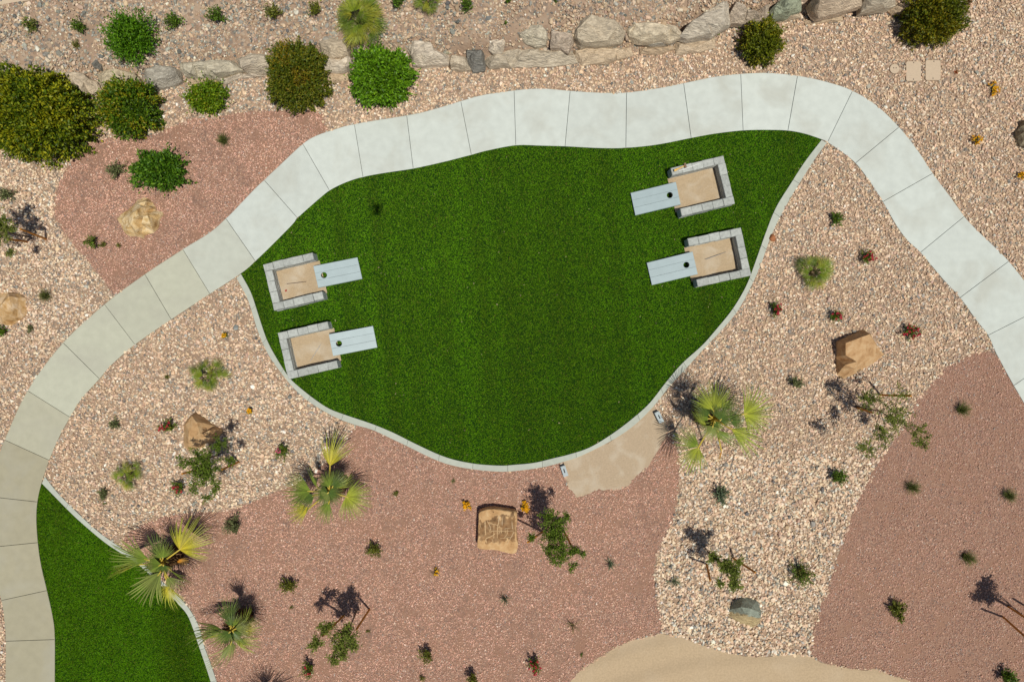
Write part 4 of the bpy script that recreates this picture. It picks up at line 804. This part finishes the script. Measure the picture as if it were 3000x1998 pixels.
small = [
 ('dark sparse shrub at far left on the upper bank', 91, 76, 26, .4, GRN, GRY), ('olive shrub with one orange leaf on the upper left bank', 231, 79, 25, .35, GRN, None), ('tiny shrub just below the olive shrub on the upper left bank', 223, 134, 14, .2, OLV, None),
 ('green sprawling shrub right of the feathery shrub on the bank', 510, 64, 33, .4, GRN, None), ('green upright shrub at the top of the bank, left of the thin twiggy shrub', 633, 47, 31, .45, GRN, None), ('thin twiggy shrub on the bank above the brown-green bush', 801, 40, 30, .4, OLV, None),
 ('wispy upright shrub just left of the big fan palm bush', 924, 28, 26, .4, OLV, None), ('dark green shrub at the top edge right of the big fan palm bush', 1164, 8, 26, .4, GRN, None), ('rounded green shrub at the top edge right of the cut off palm', 1366, 14, 25, .4, GRN, None),
 ('tiny shrub at the top edge above the white wall boulder', 1489, 4, 12, .2, GRN, None), ('tiny bright weed on bare soil above the striped boulder', 1480, 70, 7, .08, GRN, None), ('tiny weed at the top edge above the largest cream boulder', 1627, 1, 9, .1, GRN, None),
 ('green weed at the foot of the large triangular boulder', 2096, 96, 17, .18, GRN, None),
 ('grey-green sparse shrub beside the dark glossy shrub', 338, 497, 31, .35, GRY, None), ('bushy green shrub below left of the golden boulder', 267, 711, 27, .35, GRN, GRY), ('small offshoot beside the bushy green shrub', 301, 717, 12, .18, OLV, None), ('tiny brown plant below the golden boulder', 348, 719, 8, .1, OLV, None),
 ('grey-green shrub cut by the left edge above the young tree', 18, 569, 24, .3, GRY, None), ('tiny grey-green shrub right of the left edge boulder', 89, 962, 13, .15, GRY, None), ('dark shrub at the left edge below the boulder', 5, 972, 22, .3, GRN, None),
 ('tiny brown-green plant left of the lower left clumping palm', 490.5, 1105, 9, .1, OLV, None), ('round grey-green shrub by the curve of the path', 335.5, 1246, 17, .25, GRY, None), ('grey-green shrub below left of the small palm by the kerb tip', 305, 1447, 19, .25, GRY, None), ('tiny weed under the grey-green shrub near the kerb tip', 308, 1474, 5, .06, GRN, None),
 ('low grey-green shrub on red gravel right of the kerb palm', 684, 1540, 36, .4, GRY, None), ('tiny rust brown plant right of the fan palm in the red gravel', 1161, 1443, 10, .1, OLV, None), ('olive shrub in the middle of the lower red gravel', 1096, 1608, 28, .38, OLV, None), ('olive green shrub above the staked tree without leaves at its foot', 845, 1716, 31, .45, OLV, None),
 ('tall olive shrub right of the lower staked tree', 1251, 1918, 27, .5, OLV, None), ('dark twiggy plant at the bottom edge', 1386, 1990, 26, .6, OLV, None), ('tiny twig plant at the bottom edge under the tall olive shrub', 1236, 1984, 10, .2, OLV, None),
 ('blue-grey rounded shrub on the coarse pale gravel', 2111.5, 1447, 35, .4, BLU, BLU), ('dense green shrub on pale gravel left of the right red bed', 2454, 1398, 32, .4, GRN, None), ('largest loose green shrub on the coarse pale gravel', 2350, 1680, 48, .5, GRN, GRY),
 ('grey-green shrub left of the wedge boulder', 2331, 1122, 25, .35, GRY, None), ('olive shrub with a few red buds inside the path bend', 2450, 641, 24, .3, GRN, None), ('sparse olive shrub on the right red gravel', 2630, 1788, 40, .35, OLV, None), ('loose dark green shrub at the bottom right corner', 2951, 1984, 38, .45, GRN, None),
 ('tiny red-leaved plant beside the top right bush', 2836, 8, 14, .2, [(.16, .03, .04), (.10, .03, .03), (.07, .07, .03)], None), ('tiny red seedling right of the valve boxes', 2802, 212, 7, .08, [(.35, .10, .06), (.2, .08, .04), (.1, .08, .03)], None),
 ('tiny dark weed in the red gravel left of the lower staked tree', 855, 1777, 6, .06, OLV, None), ('tiny dry weed in the red gravel right of the lower staked tree', 1079, 1848, 6, .06, OLV, None), ('tiny green weed in the red gravel above the dirt', 1704, 1917, 5, .05, GRN, None), ('tiny green weed in the red gravel below the kerb', 1328, 1411, 5, .05, GRN, None),
]
for k, (lab, px, py, r, h, pal, p2) in enumerate(small):
    st = max(5, int(r * .85)); ppl = pal + (p2 or [])
    open_plant('shrub' if r > 14 else 'plant', lab, 'shrub' if r > 14 else 'plant', px, py, r, h, st, max(8, int(26 * (r / 30) ** .5)), .05 if r > 14 else .035, .26, ppl, [1] * len(ppl), SG if r > 14 else 'tiny plants in the gravel', seedrot=k, m=M_MATT if pal in (GRY, BLU) else None)
RED = (.50, .03, .06)
for k, (lab, px, py, r, h, nf) in enumerate([
 ('red flowering shrub left of the flat tan boulder', 493, 1248, 33, .4, 9), ('green shrub with one pink bloom above the red gravel and fan palm', 828, 1319, 33, .45, 5), ('red flowering shrub at the foot of the left young tree', 524, 1427, 34, .4, 8), ('shrub with faint red blooms near the bottom edge, left of the lower staked tree', 905, 1960, 34, .45, 6),
 ('red flowering shrub near the bottom edge beside the dirt', 1568, 1948, 34, .4, 14), ('red flowering shrub right of the fan palm clump with blooms at its left foot', 2541, 756, 29, .35, 12), ('red flowering shrub nearest the kerb on the right gravel', 2273, 906, 26, .35, 12), ('red flowering shrub midway between the palm clump and wedge boulder', 2447, 925, 28, .35, 9), ('brightest red flowering shrub right of the wedge boulder', 2668, 968, 32, .35, 20)]):
    open_plant('flowering_shrub', lab, 'shrub', px, py, r, h, 22, 26, .045, .25, GRN + [(.10, .12, .03)], [3, 3, 2, 2], 'red flowering shrubs', RED if k != 1 else (.6, .12, .2), int(nf * .9), .036, seedrot=k * 1.7)
for k, (lab, px, py, r, nf) in enumerate([
 ('yellow flowering plant left of the lower left stone pit', 660, 984, 12, 10), ('yellow flowering plant above the flat tan boulder', 733, 1203, 13, 16), ('bright yellow flowering plant left of the petroglyph stone', 1366, 1478, 16, 40), ('yellow flowering plant in shade right of the petroglyph stone', 1540, 1484, 17, 50), ('yellow ringed green plant in the middle of the lower red gravel', 1277, 1676, 14, 10),
 ('yellow flowering plant below the valve boxes at far right', 2910, 263, 22, 36), ('yellow flowering plant right of the path bend', 2859, 412, 17, 30), ('yellow flowering plant cut by the right edge', 2993, 512, 15, 30)]):
    open_plant('flowering_plant', lab, 'flower', px, py, r, .16, 16, 9, .03, .3, GRN, [1, 1, 1], 'yellow flowering plants', (.85, .46, .012), int(nf * .8), .031, seedrot=k)

def blades(name, label, cat, px, py, r, h, n, w, pal, group, curl=.5, lean=(0, 0), m=None):
    q = G(px, py, h * .4); R = r / S; t = thing(name, label, cat, q, group); mb = MB()
    for k in range(n):
        a = RNG.uniform(0, 6.283); e = RNG.uniform(.25, 1.1); hh = h * RNG.uniform(.6, 1.1) * (1.1 - .5 * e)
        d = Vector((math.cos(a) * e + lean[0], math.sin(a) * e + lean[1], 0)) * R; sd = Vector((-d.y, d.x, 0)).normalized() if d.length > 1e-4 else Vector((1, 0, 0))
        V = []; b0 = Vector(q) + Vector((RNG.normal(0, .02), RNG.normal(0, .02), -.01)); ns = 4
        for s_ in range(ns):
            f = s_ / ns; c = b0 + d * f ** (1 + curl) + Vector((0, 0, hh * (f * (1.7 - .7 * f)) - curl * hh * .5 * f ** 3)); ww = w * (1 - .7 * f); V += [tuple(c - sd * ww), tuple(c + sd * ww)]
        V.append(tuple(b0 + d + Vector((0, 0, hh * (1 - curl * .5)))))
        C = np.array(pal[RNG.integers(0, len(pal))]) * RNG.uniform(.75, 1.2); fcs = [(2 * i, 2 * i + 1, 2 * i + 3, 2 * i + 2) for i in range(ns - 1)] + [(2 * ns - 2, 2 * ns - 1, 2 * ns)]
        mb.add(V, fcs, C)
    mb.build('leaf_tuft', m or M_MATT, t)
    cr = MB(); cr.tube([(q.x, q.y, q.z - .03), (q.x, q.y, q.z + .04)], [.035, .02], 8, (.14, .11, .06)); cr.build('crown', M_WOOD, t)
GT = 'ornamental grass tufts'
for lab, px, py, r, le in [('green grass tuft on the upper left red gravel', 652, 412, 25, (0, .2)), ('green grass tuft right of the left edge boulder', 130, 869, 27, (0, .1)), ('grass tuft nearest the path on the right red gravel', 2819, 1202, 30, (.25, .1)), ('grass tuft at the left of the right red gravel, near the pale gravel', 2675, 1430, 30, (.1, .05)), ('grass tuft at the right edge of the red gravel', 2959, 1454, 30, (.1, .1)), ('leaning brownish grass tuft above the twiggy stake shadows', 2834, 1632, 30, (.4, -.25))]:
    blades('grass_tuft', lab, 'grass', px, py, r, .42, 260, .0035, [(.08, .11, .02), (.13, .155, .03), (.16, .15, .045), (.06, .08, .015)], GT, .5, le)
for lab, px, py, r in [('spiky grey-green yucca on red gravel right of centre', 1789, 1653, 27), ('thin dry brown yucca near the dirt', 1680, 1837, 25), ('spiky yucca at the edge of the coarse pale gravel', 1976, 1706, 27), ('small dark spiky yucca in the lower red gravel', 1478, 1757, 22)]:
    dry = 'dry' in lab
    blades('yucca', lab, 'yucca', px, py, r, .35, 34 if not dry else 22, .008, [(.20, .17, .07), (.26, .19, .07)] if dry else [(.16, .21, .11), (.22, .27, .16), (.10, .14, .08)], 'spiky yuccas', .15)

# ------------------------------------------------------------------ fan palms
def fan(mb, hub, d, side, up, R, spread, n, C1, C2, fuse=.42, droop=.25, cup=.0):
    """one palmate leaf: n pleated segments fused near the hub, free and drooping at their tips"""
    for k in range(n):
        a = (k + .5) / n * 2 - 1; th = a * spread / 2; half = spread / n / 2
        L = R * (1 - .28 * abs(a) ** 2.2) * RNG.uniform(.93, 1.05); V = []
        def pt(r, t_, z): return hub + (d * math.cos(t_) + side * math.sin(t_)) * r + up * z
        ple = .34; rows = [(.02, 1, 0), (fuse * .6, 1, ple), (fuse, .88, ple)]
        for fr, wf, pl in rows:
            r = L * fr; z = -droop * R * fr ** 2.4 + cup * R * abs(a) * fr
            V += [pt(r, th - half * wf, z), pt(r, th, z - pl * r * half * 2.2), pt(r, th + half * wf, z)]
        dr = RNG.uniform(.7, 1.6); tw = RNG.normal(0, .025)
        for fr, wf in ((fuse + (1 - fuse) * .4, .42), (fuse + (1 - fuse) * .78, .20)):
            r = L * fr; z = -droop * dr * R * fr ** 2.4 + cup * R * abs(a) * fr; t_ = th + tw * (fr - fuse) * 3
            V += [pt(r, t_ - half * wf, z), pt(r, t_, z - .3 * r * half * wf), pt(r, t_ + half * wf, z)]
        V.append(pt(L, th + tw * 1.6, -droop * dr * R * 1.06 + cup * R * abs(a)))
        F = []
        for q in range(4): F += [(3 * q, 3 * q + 1, 3 * q + 4, 3 * q + 3), (3 * q + 1, 3 * q + 2, 3 * q + 5, 3 * q + 4)]
        F += [(12, 13, 15), (13, 14, 15)]
        t_ = np.array([.0] * 3 + [.3] * 3 + [.6] * 3 + [.85] * 3 + [1] * 3 + [1.0])[:, None]
        C = (np.array(C1) * (1 - t_) + np.array(C2) * t_) * np.array([1.38, 1.25, .68]) * RNG.uniform(.65, 1.3); mb.add([tuple(v) for v in V], F, C)
YEL = ((.42, .38, .055), (.25, .30, .07)); LIM = ((.27, .32, .06), (.20, .27, .08)); GN = ((.12, .19, .04), (.15, .21, .075)); DG = ((.05, .10, .03), (.10, .15, .06)); ORA = ((.50, .22, .03), (.42, .27, .10)); GG = ((.12, .17, .065), (.20, .24, .12))
def palm(label, crown, zc, zf, fronds, ox, oy, f, trunk_r=.13):
    c = P(*crown, zc); b0 = Vector((c.x, c.y, 0)); t = thing('fan_palm', label, 'palm', b0, 'young fan palms with short trunks')
    mb = MB(); pts = []; rs = []
    for k in range(7): pts.append((c.x + random.uniform(-.012, .012), c.y + random.uniform(-.012, .012), -.03 + (zc - .05) * k / 6)); rs.append(trunk_r * (1.15 - .25 * k / 6) + random.uniform(-.012, .012))
    mb.tube(pts, rs, 14, (.17, .10, .06))
    n = 420; a = RNG.uniform(0, 6.283, n); zz = RNG.uniform(.05, zc, n); pos = np.stack([c.x + np.cos(a) * trunk_r, c.y + np.sin(a) * trunk_r, zz], 1)
    leaves(mb, pos, np.stack([np.cos(a), np.sin(a), RNG.uniform(.2, 1.4, n)], 1), RNG.uniform(.10, .24, n), RNG.uniform(.015, .03, n), np.array([.26, .15, .07]) * RNG.uniform(.4, 1.3, (n, 1)), 0)
    mb.build('trunk', M_WOOD, t)
    fronds = list(fronds); cx_, cy_ = (crown[0] - ox) * f, (crown[1] - oy) * f
    for k in range(5): g_ = random.uniform(0, 360); fronds.append(((cx_ + math.cos(math.radians(g_)) * 45, cy_ - math.sin(math.radians(g_)) * 45), g_, random.uniform(150, 230), random.uniform(80, 150), (DG, GG, DG, GN, GG)[k], zc - zf + random.uniform(.15, .4)))
    for hub, ang, R, sp, col, dz in fronds:
        z = zf + dz; hp = P(ox + hub[0] / f, oy + hub[1] / f, z); a = math.radians(ang); R_ = R / f / S * (H - z) / H
        pitch = random.uniform(-.15, .12); d = Vector((math.cos(a) * math.cos(pitch), math.sin(a) * math.cos(pitch), math.sin(pitch)))
        spread = math.radians(sp); roll = random.uniform(-.35, .35); thin = 1
        if sp < 60: roll = random.choice((-1, 1)) * random.uniform(.9, 1.15); spread = math.radians(min(110, sp * 2.3)); thin = 1
        s0 = Vector((-d.y, d.x, 0)).normalized(); u0 = d.cross(s0); side = s0 * math.cos(roll) + u0 * math.sin(roll); up = d.cross(side)
        if up.z < 0: up = -up
        mb = MB(); n = max(13, int(math.degrees(spread) / 4.9)); fan(mb, hp, d, side, up, R_ * 1.12, spread, n, *col, droop=random.uniform(.12, .3), cup=random.uniform(0, .12)); fr = mb.build('frond', M_PALM, t, flat=True)
        pm = MB(); s_ = c + Vector((0, 0, -.04)); m = s_.lerp(hp, .5) + Vector((0, 0, .10)); pm.tube([s_, m, hp, hp + d * R_ * .12], [.026, .02, .017, .008], 6, (.62, .47, .07)); po = pm.build('petiole', M_PALM, t)
        po.parent = fr; po.location = (0, 0, 0)
palm('fan palm right of the sand patch by the kerb, with one dead orange frond', (2088, 1226), 1.25, 1.55, [
 ((870, 670), 92, 340, 150, LIM, .2), ((985, 680), 66, 250, 44, GN, .15), ((1235, 715), 10, 400, 165, LIM, .05), ((1080, 890), -31, 460, 72, (LIM[0], LIM[1]), -.05), ((690, 1110), -112, 340, 96, LIM, -.2), ((690, 1105), 150, 300, 90, GN, -.2), ((962, 1150), -92, 155, 52, ORA, -.5), ((800, 885), 138, 270, 26, LIM, .1), ((950, 790), 48, 230, 190, DG, .25), ((1070, 800), 22, 240, 150, DG, .1), ((900, 900), -45, 350, 38, GN, .05), ((860, 860), -100, 190, 170, GG, .2)], 1880, 1040, 4.127)
palm('fan palm overhanging the kerb tip of the small lower left lawn', (478, 1645), .85, 1.0, [
 ((1135, 600), 52, 430, 165, YEL, 0), ((720, 740), 168, 540, 74, GN, .1), ((600, 800), 190, 450, 22, YEL, .05), ((880, 900), -128, 580, 72, GG, .25), ((1000, 1100), -108, 320, 150, YEL, -.15), ((880, 690), 112, 310, 80, DG, .1), ((1000, 860), -42, 350, 34, GN, -.1), ((890, 800), -155, 400, 120, GN, .2), ((970, 960), -62, 260, 90, GG, 0), ((1080, 750), -10, 150, 60, ORA, -.45)], 280, 1480, 4.6125)
palm('fan palm beside the small lower left lawn, lower of the two there', (680, 1844), 1.0, 1.1, [
 ((850, 690), 105, 320, 95, DG, .1), ((1020, 850), 18, 270, 95, (YEL[0], GN[1]), -.1), ((760, 820), 181, 560, 26, GN, .1), ((700, 880), 196, 470, 12, YEL, .05), ((840, 840), -138, 390, 92, GN, .2), ((880, 980), -106, 440, 58, GG, .25), ((920, 960), -14, 340, 60, LIM, .05), ((1000, 780), 55, 280, 26, LIM, -.1), ((900, 830), -70, 260, 150, DG, .15)], 500, 1680, 4.93)
palm('fan palm on the border of pale and red gravel with a long yellow upward frond', (969, 1436), .95, 1.05, [
 ((770, 668), 80, 430, 96, YEL, -.05), ((510, 1010), 176, 390, 108, GN, .1), ((490, 1240), 196, 340, 88, YEL, -.1), ((760, 1150), -115, 340, 78, GN, .2), ((985, 1080), -22, 330, 185, LIM, .05), ((745, 1030), -95, 220, 300, DG, .25), ((600, 960), 122, 290, 54, GN, .1), ((830, 960), 22, 260, 64, LIM, .05), ((560, 1060), -150, 300, 90, DG, .05)], 800, 1220, 4.6125)
palm('fan palm just below the bottom edge of which a frond shadow shows', (768, 2120), 1.0, 1.1, [((1265, 2040), 96, 360, 86, GN, 0), ((1330, 2150), 20, 400, 120, GN, .1), ((1200, 2180), 170, 400, 120, LIM, .1), ((1280, 2300), -90, 400, 120, GN, .1)], 500, 1680, 4.93)

def palm_clump(label, px, py, r, h, nf, C, lean=(0, 0), nseg=16, full=False):
    q = G(px, py, h * .5); R = r / S * (H - h * .6) / H; t = thing('palm_clump', label, 'palm', q, 'low clumping fan palms')
    nf = int(nf * 1.3)
    for k in range(nf):
        a = k * 2.39996 + RNG.uniform(-.5, .5); rr_ = RNG.uniform(.6, 1.25) * (1 + .25 * math.sin(a * 3 + px)); rr_ = 1.0 if full else rr_; e = math.sqrt((k + .6) / nf); pitch = .95 - 1.0 * e + RNG.uniform(-.15, .15)
        hp = Vector(q) + Vector(((math.cos(a) * e * .6 * rr_ + lean[0] * .3) * R, (math.sin(a) * e * .6 * rr_ + lean[1] * .3) * R, h * (.95 - .55 * e) * RNG.uniform(.85, 1.1)))
        d = Vector((math.cos(a) * math.cos(pitch), math.sin(a) * math.cos(pitch), math.sin(pitch))); s0 = Vector((-math.sin(a), math.cos(a), 0)); ro = RNG.uniform(-.5, .5); u0 = d.cross(s0); side = s0 * math.cos(ro) + u0 * math.sin(ro); up = d.cross(side)
        if up.z < 0: up = -up
        cc = C[k % len(C)]; mb = MB(); fan(mb, hp, d, side, up, R * RNG.uniform(.36, .56) * (.8 + .2 * rr_), math.radians(RNG.uniform(90, 170)), nseg, *cc, fuse=.3, droop=.3, cup=.1); fr = mb.build('frond', M_PALM, t)
        pm = MB(); pm.tube([Vector(q), Vector(q).lerp(hp, .5) + Vector((0, 0, .03)), hp], [.01, .008, .006], 5, (.2, .22, .05)); po = pm.build('petiole', M_PALM, t); po.parent = fr
    st = MB(); st.tube([(q.x, q.y, q.z - .03), (q.x, q.y, q.z + h * .3)], [.07, .045], 9, (.15, .10, .06)); st.build('trunk', M_WOOD, t)
CG = [((.085, .15, .022), (.15, .22, .035)), ((.11, .17, .02), (.19, .25, .035)), ((.045, .09, .015), (.10, .16, .03)), ((.14, .18, .025), (.24, .27, .045))]
palm_clump('big yellow-green fan palm bush at the top edge above the wall', 1053, 58, 78, .9, 46, CG + [((.17, .19, .02), (.27, .28, .04))], nseg=18, full=True)
palm_clump('fan palm bush mostly cut off by the top edge', 1251, -6, 48, .6, 26, CG, full=True)
palm_clump('low clumping palm left of the lower left pit, on pale gravel', 610, 1098, 58, .5, 20, CG, (0, -.2))
palm_clump('low round clumping palm near the tip of the small lawn', 376, 1394, 48, .5, 22, CG)
palm_clump('low clumping palm on the right gravel between path and lawn', 2388, 796, 60, .6, 24, CG, (.15, .1))

# ------------------------------------------------------------------ young staked trees
def tree(label, base, lobes, leaf, pal, w, dens=1.0, wid=.16, top=None):
    q = P(*base); t = thing('young_tree', label, 'tree', q, 'young staked desert trees'); tk = MB(); cr = MB(); P_, D_ = [], []
    cen = P(*np.mean([l[:2] for l in lobes[:3]], 0), 1.25) if top is None else P(*top, 1.25)
    fork = Vector((q.x * .45 + cen.x * .55, q.y * .45 + cen.y * .55, 1.0))
    tk.tube([q - Vector((0, 0, .05)), q.lerp(fork, .5) + Vector((.02, -.01, .02)), fork], [.022, .018, .014], 7, (.17, .12, .085))
    for x_, y_, r, z, k in lobes:
        c = P(x_, y_, z); R = r / S * 1.125
        mid = fork.lerp(c, .5) + Vector((random.uniform(-.05, .05), random.uniform(-.05, .05), .08)); tk.tube([fork, mid, c], [.011, .008, .004], 5, (.17, .13, .09))
        nt = max(5, int(r * .62 * k * dens))
        for _ in range(nt):
            v = unit(3, -.6)[0]; e = c + Vector((v[0] * R, v[1] * R, v[2] * R * .8)) * RNG.uniform(.5, 1.1); tk.tube([c, c.lerp(e, .5) + Vector((0, 0, .03)), e], [.004, .003, .0015], 3, (.17, .14, .08))
            for f in RNG.uniform(.2, 1.05, 36): P_.append(c.lerp(e, f)); D_.append((e - c).normalized())
    P_ = np.array(P_); n = len(P_); P_ = P_ + RNG.normal(0, .03, (n, 3)); D_ = np.array(D_) * .7 + RNG.normal(0, .6, (n, 3)) + np.array([0, 0, -.1])
    L = leaf * RNG.uniform(.6, 1.3, n); leaves(cr, P_, D_, L, L * wid * 1.15, pick(n, pal, w) * np.array([1.9, 1.6, .75]), .8)
    tk.build('trunk', M_WOOD, t); cr.build('crown', M_MATT, t)
def stake(label, base, top, z, r=.026):
    A, B = P(*base, -.05), P(*top, z); mb = MB(); mb.tube([A, A.lerp(B, .5), B - (B - A) * .01, B], [r * 1.03, r, r, r * .8], 10, (.50, .215, .04)); t = mb.build('tree_stake', M_STAKE, base=Vector((A.x, A.y, 0)))
    tag(t, label, 'stake', 'wooden tree stakes')
    q = A.lerp(B, .8); rb = MB(); rb.tube([q, q.lerp(B, .06)], [r * 1.12, r * 1.12], 10, (.05, .045, .04)); o = rb.build('tie_band', M_DARK, t); 
    return t
TG = [(.075, .115, .035), (.11, .155, .055), (.05, .08, .025)]; TB = [(.055, .105, .018), (.085, .145, .03), (.03, .06, .012)]
z2 = lambda x, y: (880 + x / 3.089, 1650 + y / 3.089)
tree('staked young tree on the lower red gravel with two side clumps of leaves', z2(508, 428), [(*z2(400, 690), 34, 1.75, 1.5), (*z2(360, 790), 30, 1.75, 1.3), (*z2(420, 590), 16, 1.55, 1), (*z2(235, 580), 23, 1.45, 1.1), (*z2(140, 735), 22, 1.7, .9), (*z2(300, 870), 11, 1.9, .7), (*z2(470, 740), 15, 1.6, .8)], .065, TG, [3, 3, 1], 1.1)
stake('right stake of the tree with two side clumps', z2(630, 408), z2(508, 595), 1.43); stake('left stake of the tree with two side clumps', z2(400, 465), z2(200, 655), 1.4)
z3 = lambda x, y: (2400 + x / 3.919, 940 + y / 3.919)
tree('sprawling staked young tree below the wedge boulder, with feathery branches', z3(420, 975), [(*z3(560, 900), 28, 1.35, 1.5), (*z3(850, 1050), 46, 1.7, 1.1), (*z3(960, 835), 24, 1.5, .45), (*z3(760, 1280), 34, 1.75, 1.1), (*z3(560, 1455), 27, 1.8, 1.1), (*z3(1100, 1250), 27, 1.8, .9), (*z3(1205, 1410), 23, 1.9, 1.2), (*z3(880, 1180), 26, 1.7, 1)], .062, TG, [3, 3, 1], .62, top=z3(800, 1060))
stake('long horizontal-looking stake of the sprawling tree below the wedge boulder', z3(690, 850), z3(1055, 862), 1.45); stake('short-looking stake of the sprawling tree, nearest its trunk shadow', z3(425, 995), z3(615, 1055), 1.1)
z4 = lambda x, y: (480 + x / 5.225, 1180 + y / 5.225)
tree('bushy staked young tree shading the flat tan boulder', z4(830, 800), [(*z4(860, 640), 21, 1.5, 1.1), (*z4(560, 810), 30, 1.6, .9), (*z4(650, 920), 36, 1.7, 1.3), (*z4(400, 900), 24, 1.6, .8), (*z4(560, 1080), 34, 1.7, 1.2), (*z4(700, 1060), 36, 1.7, 1.0), (*z4(500, 1260), 24, 1.7, .6), (*z4(800, 1320), 17, 1.7, .7), (*z4(260, 870), 16, 1.6, .5), (*z4(1030, 860), 16, 1.3, .6), (*z4(640, 1450), 14, 1.7, .4)], .05, TB, [3, 3, 2], 1.1, .2)
stake('rust brown stake right of the tree shading the flat tan boulder', z4(1165, 895), z4(885, 1025), 1.15); stake('mostly hidden stake under the crown shading the flat tan boulder', z4(690, 975), z4(278, 1085), 1.4)
z6 = lambda x, y: (1380 + x / 6.532, 1440 + y / 6.532)
tree('staked young tree right of the petroglyph stone', z6(1400, 640), [(*z6(1450, 480), 20, 1.5, 1.0), (*z6(1600, 610), 30, 1.6, 1.1), (*z6(1650, 800), 30, 1.6, 1.2), (*z6(1480, 840), 24, 1.5, .8), (*z6(1680, 1050), 34, 1.7, 1.1), (*z6(1480, 1120), 22, 1.6, .7), (*z6(1740, 1250), 18, 1.7, .7), (*z6(1970, 1180), 17, 1.6, .8), (*z6(1600, 1340), 14, 1.8, .6), (*z6(1950, 1420), 12, 1.8, .35), (*z6(1830, 490), 10, 1.5, .4), (*z6(1150, 870), 9, 1.3, .4), (*z6(2120, 1150), 10, 1.7, .3)], .055, TB, [3, 3, 2], 1.15, .2)
stake('left stake of the tree right of the petroglyph stone', z6(1380, 760), z6(1080, 970), 1.3); stake('right stake of the tree right of the petroglyph stone', z6(1800, 800), z6(1935, 1060), 1.3)
z1 = lambda x, y: (1500 + x / 2.3547, 1332 + y / 2.3547)
tree('slim staked young tree above the grey-green boulder', z1(1345, 665), [(*z1(1395, 705), 17, 1.3, 1.1), (*z1(1470, 760), 26, 1.5, 1.2), (*z1(1540, 800), 20, 1.6, 1.1), (*z1(1530, 880), 20, 1.7, 1.1), (*z1(1435, 880), 11, 1.6, .4), (*z1(1560, 730), 12, 1.5, .5)], .055, TG, [3, 2, 2], 1.5, .2)
stake('left stake of the slim tree above the grey-green boulder', z1(1340, 745), z1(1367, 866), 1.2); stake('right stake of the slim tree above the grey-green boulder', z1(1520, 710), z1(1680, 812), 1.25)
z0_ = lambda x, y: (x / 2.3547, 666 + y / 2.3547)
tree('young tree cut by the left edge, its shadow on pale gravel', (92, 695), [(4, 690, 26, 1.5, 1.2), (6, 650, 22, 1.5, 1.0), (30, 742, 8, 1.3, .5), (20, 672, 18, 1.5, .9), (-55, 640, 40, 1.8, 1.3), (-70, 700, 34, 1.7, 1.1), (-20, 610, 18, 1.7, .8)], .055, TG, [2, 3, 2], .9, .2, top=(0, 680))
stake('longer stake of the tree cut by the left edge', z0_(325, 85), z0_(140, 12), 1.3); stake('shorter stake of the tree cut by the left edge', z0_(192, 100), z0_(60, 84), 1.1)
tree('young tree beyond the lower right edge whose crown shadow shows', (2998, 1806), [(3080, 1850, 34, 1.8, 1.4), (3110, 1880, 26, 1.9, 1.1), (3070, 1815, 22, 1.7, 1), (3050, 1870, 20, 1.75, 1)], .06, TG, [2, 3, 2], 1.0, .2)
stake('lower stake of the tree beyond the right edge', (2936, 1804), (3014, 1874), 1.35); stake('middle stake of the tree beyond the right edge', (2950, 1774), (3040, 1832), 1.4); stake('upper stake of the tree beyond the right edge', (3008, 1777), (3115, 1842), 1.35)

# ------------------------------------------------------------------ litter on the lawn, and the drone whose shadow falls there
x, y = RNG.uniform(-8, 8, 260), RNG.uniform(-4, 5, 260); px, py = pxy(x, y); k = inside(px, py, LAWN1); x, y = x[k][:90], y[k][:90]
mb = MB(); n = len(x); a = RNG.uniform(0, 6.283, n); leaves(mb, np.stack([x, y, np.full(n, .043)], 1), np.stack([np.cos(a), np.sin(a), np.zeros(n)], 1), RNG.uniform(.02, .07, n), RNG.uniform(.003, .012, n), np.array([.42, .34, .20]) * RNG.uniform(.6, 1.3, (n, 1)), 3.0)
kind(mb.build('leaf_litter', M_MATT), 'stuff')
t = thing('drone', 'small grey drone above the lawn, seen only by its shadow', 'drone', (0, .06, H + .10))
mb = MB(); mb.box((0, .06, H + .11), (.16, .27, .07), 0, (.2, .2, .21), bev=.015); mb.build('body', M_METAL, t)
for sx in (-1, 1):
    for sy in (-1, 1):
        mb = MB(); e = (sx * .17, .06 + sy * .16, H + .13); mb.tube([(sx * .04, .06 + sy * .07, H + .12), e], [.014, .011], 7, (.2, .2, .21)); mb.tube([e, (e[0], e[1], e[2] + .03)], [.016, .016], 9, (.12, .12, .12)); mb.build('arm', M_METAL, t)
        mb = MB(); mb.box((e[0], e[1], e[2] + .034), (.22, .018, .003), random.uniform(0, 3), (.05, .05, .05)); mb.build('propeller', M_METAL, t)
print('verts done')
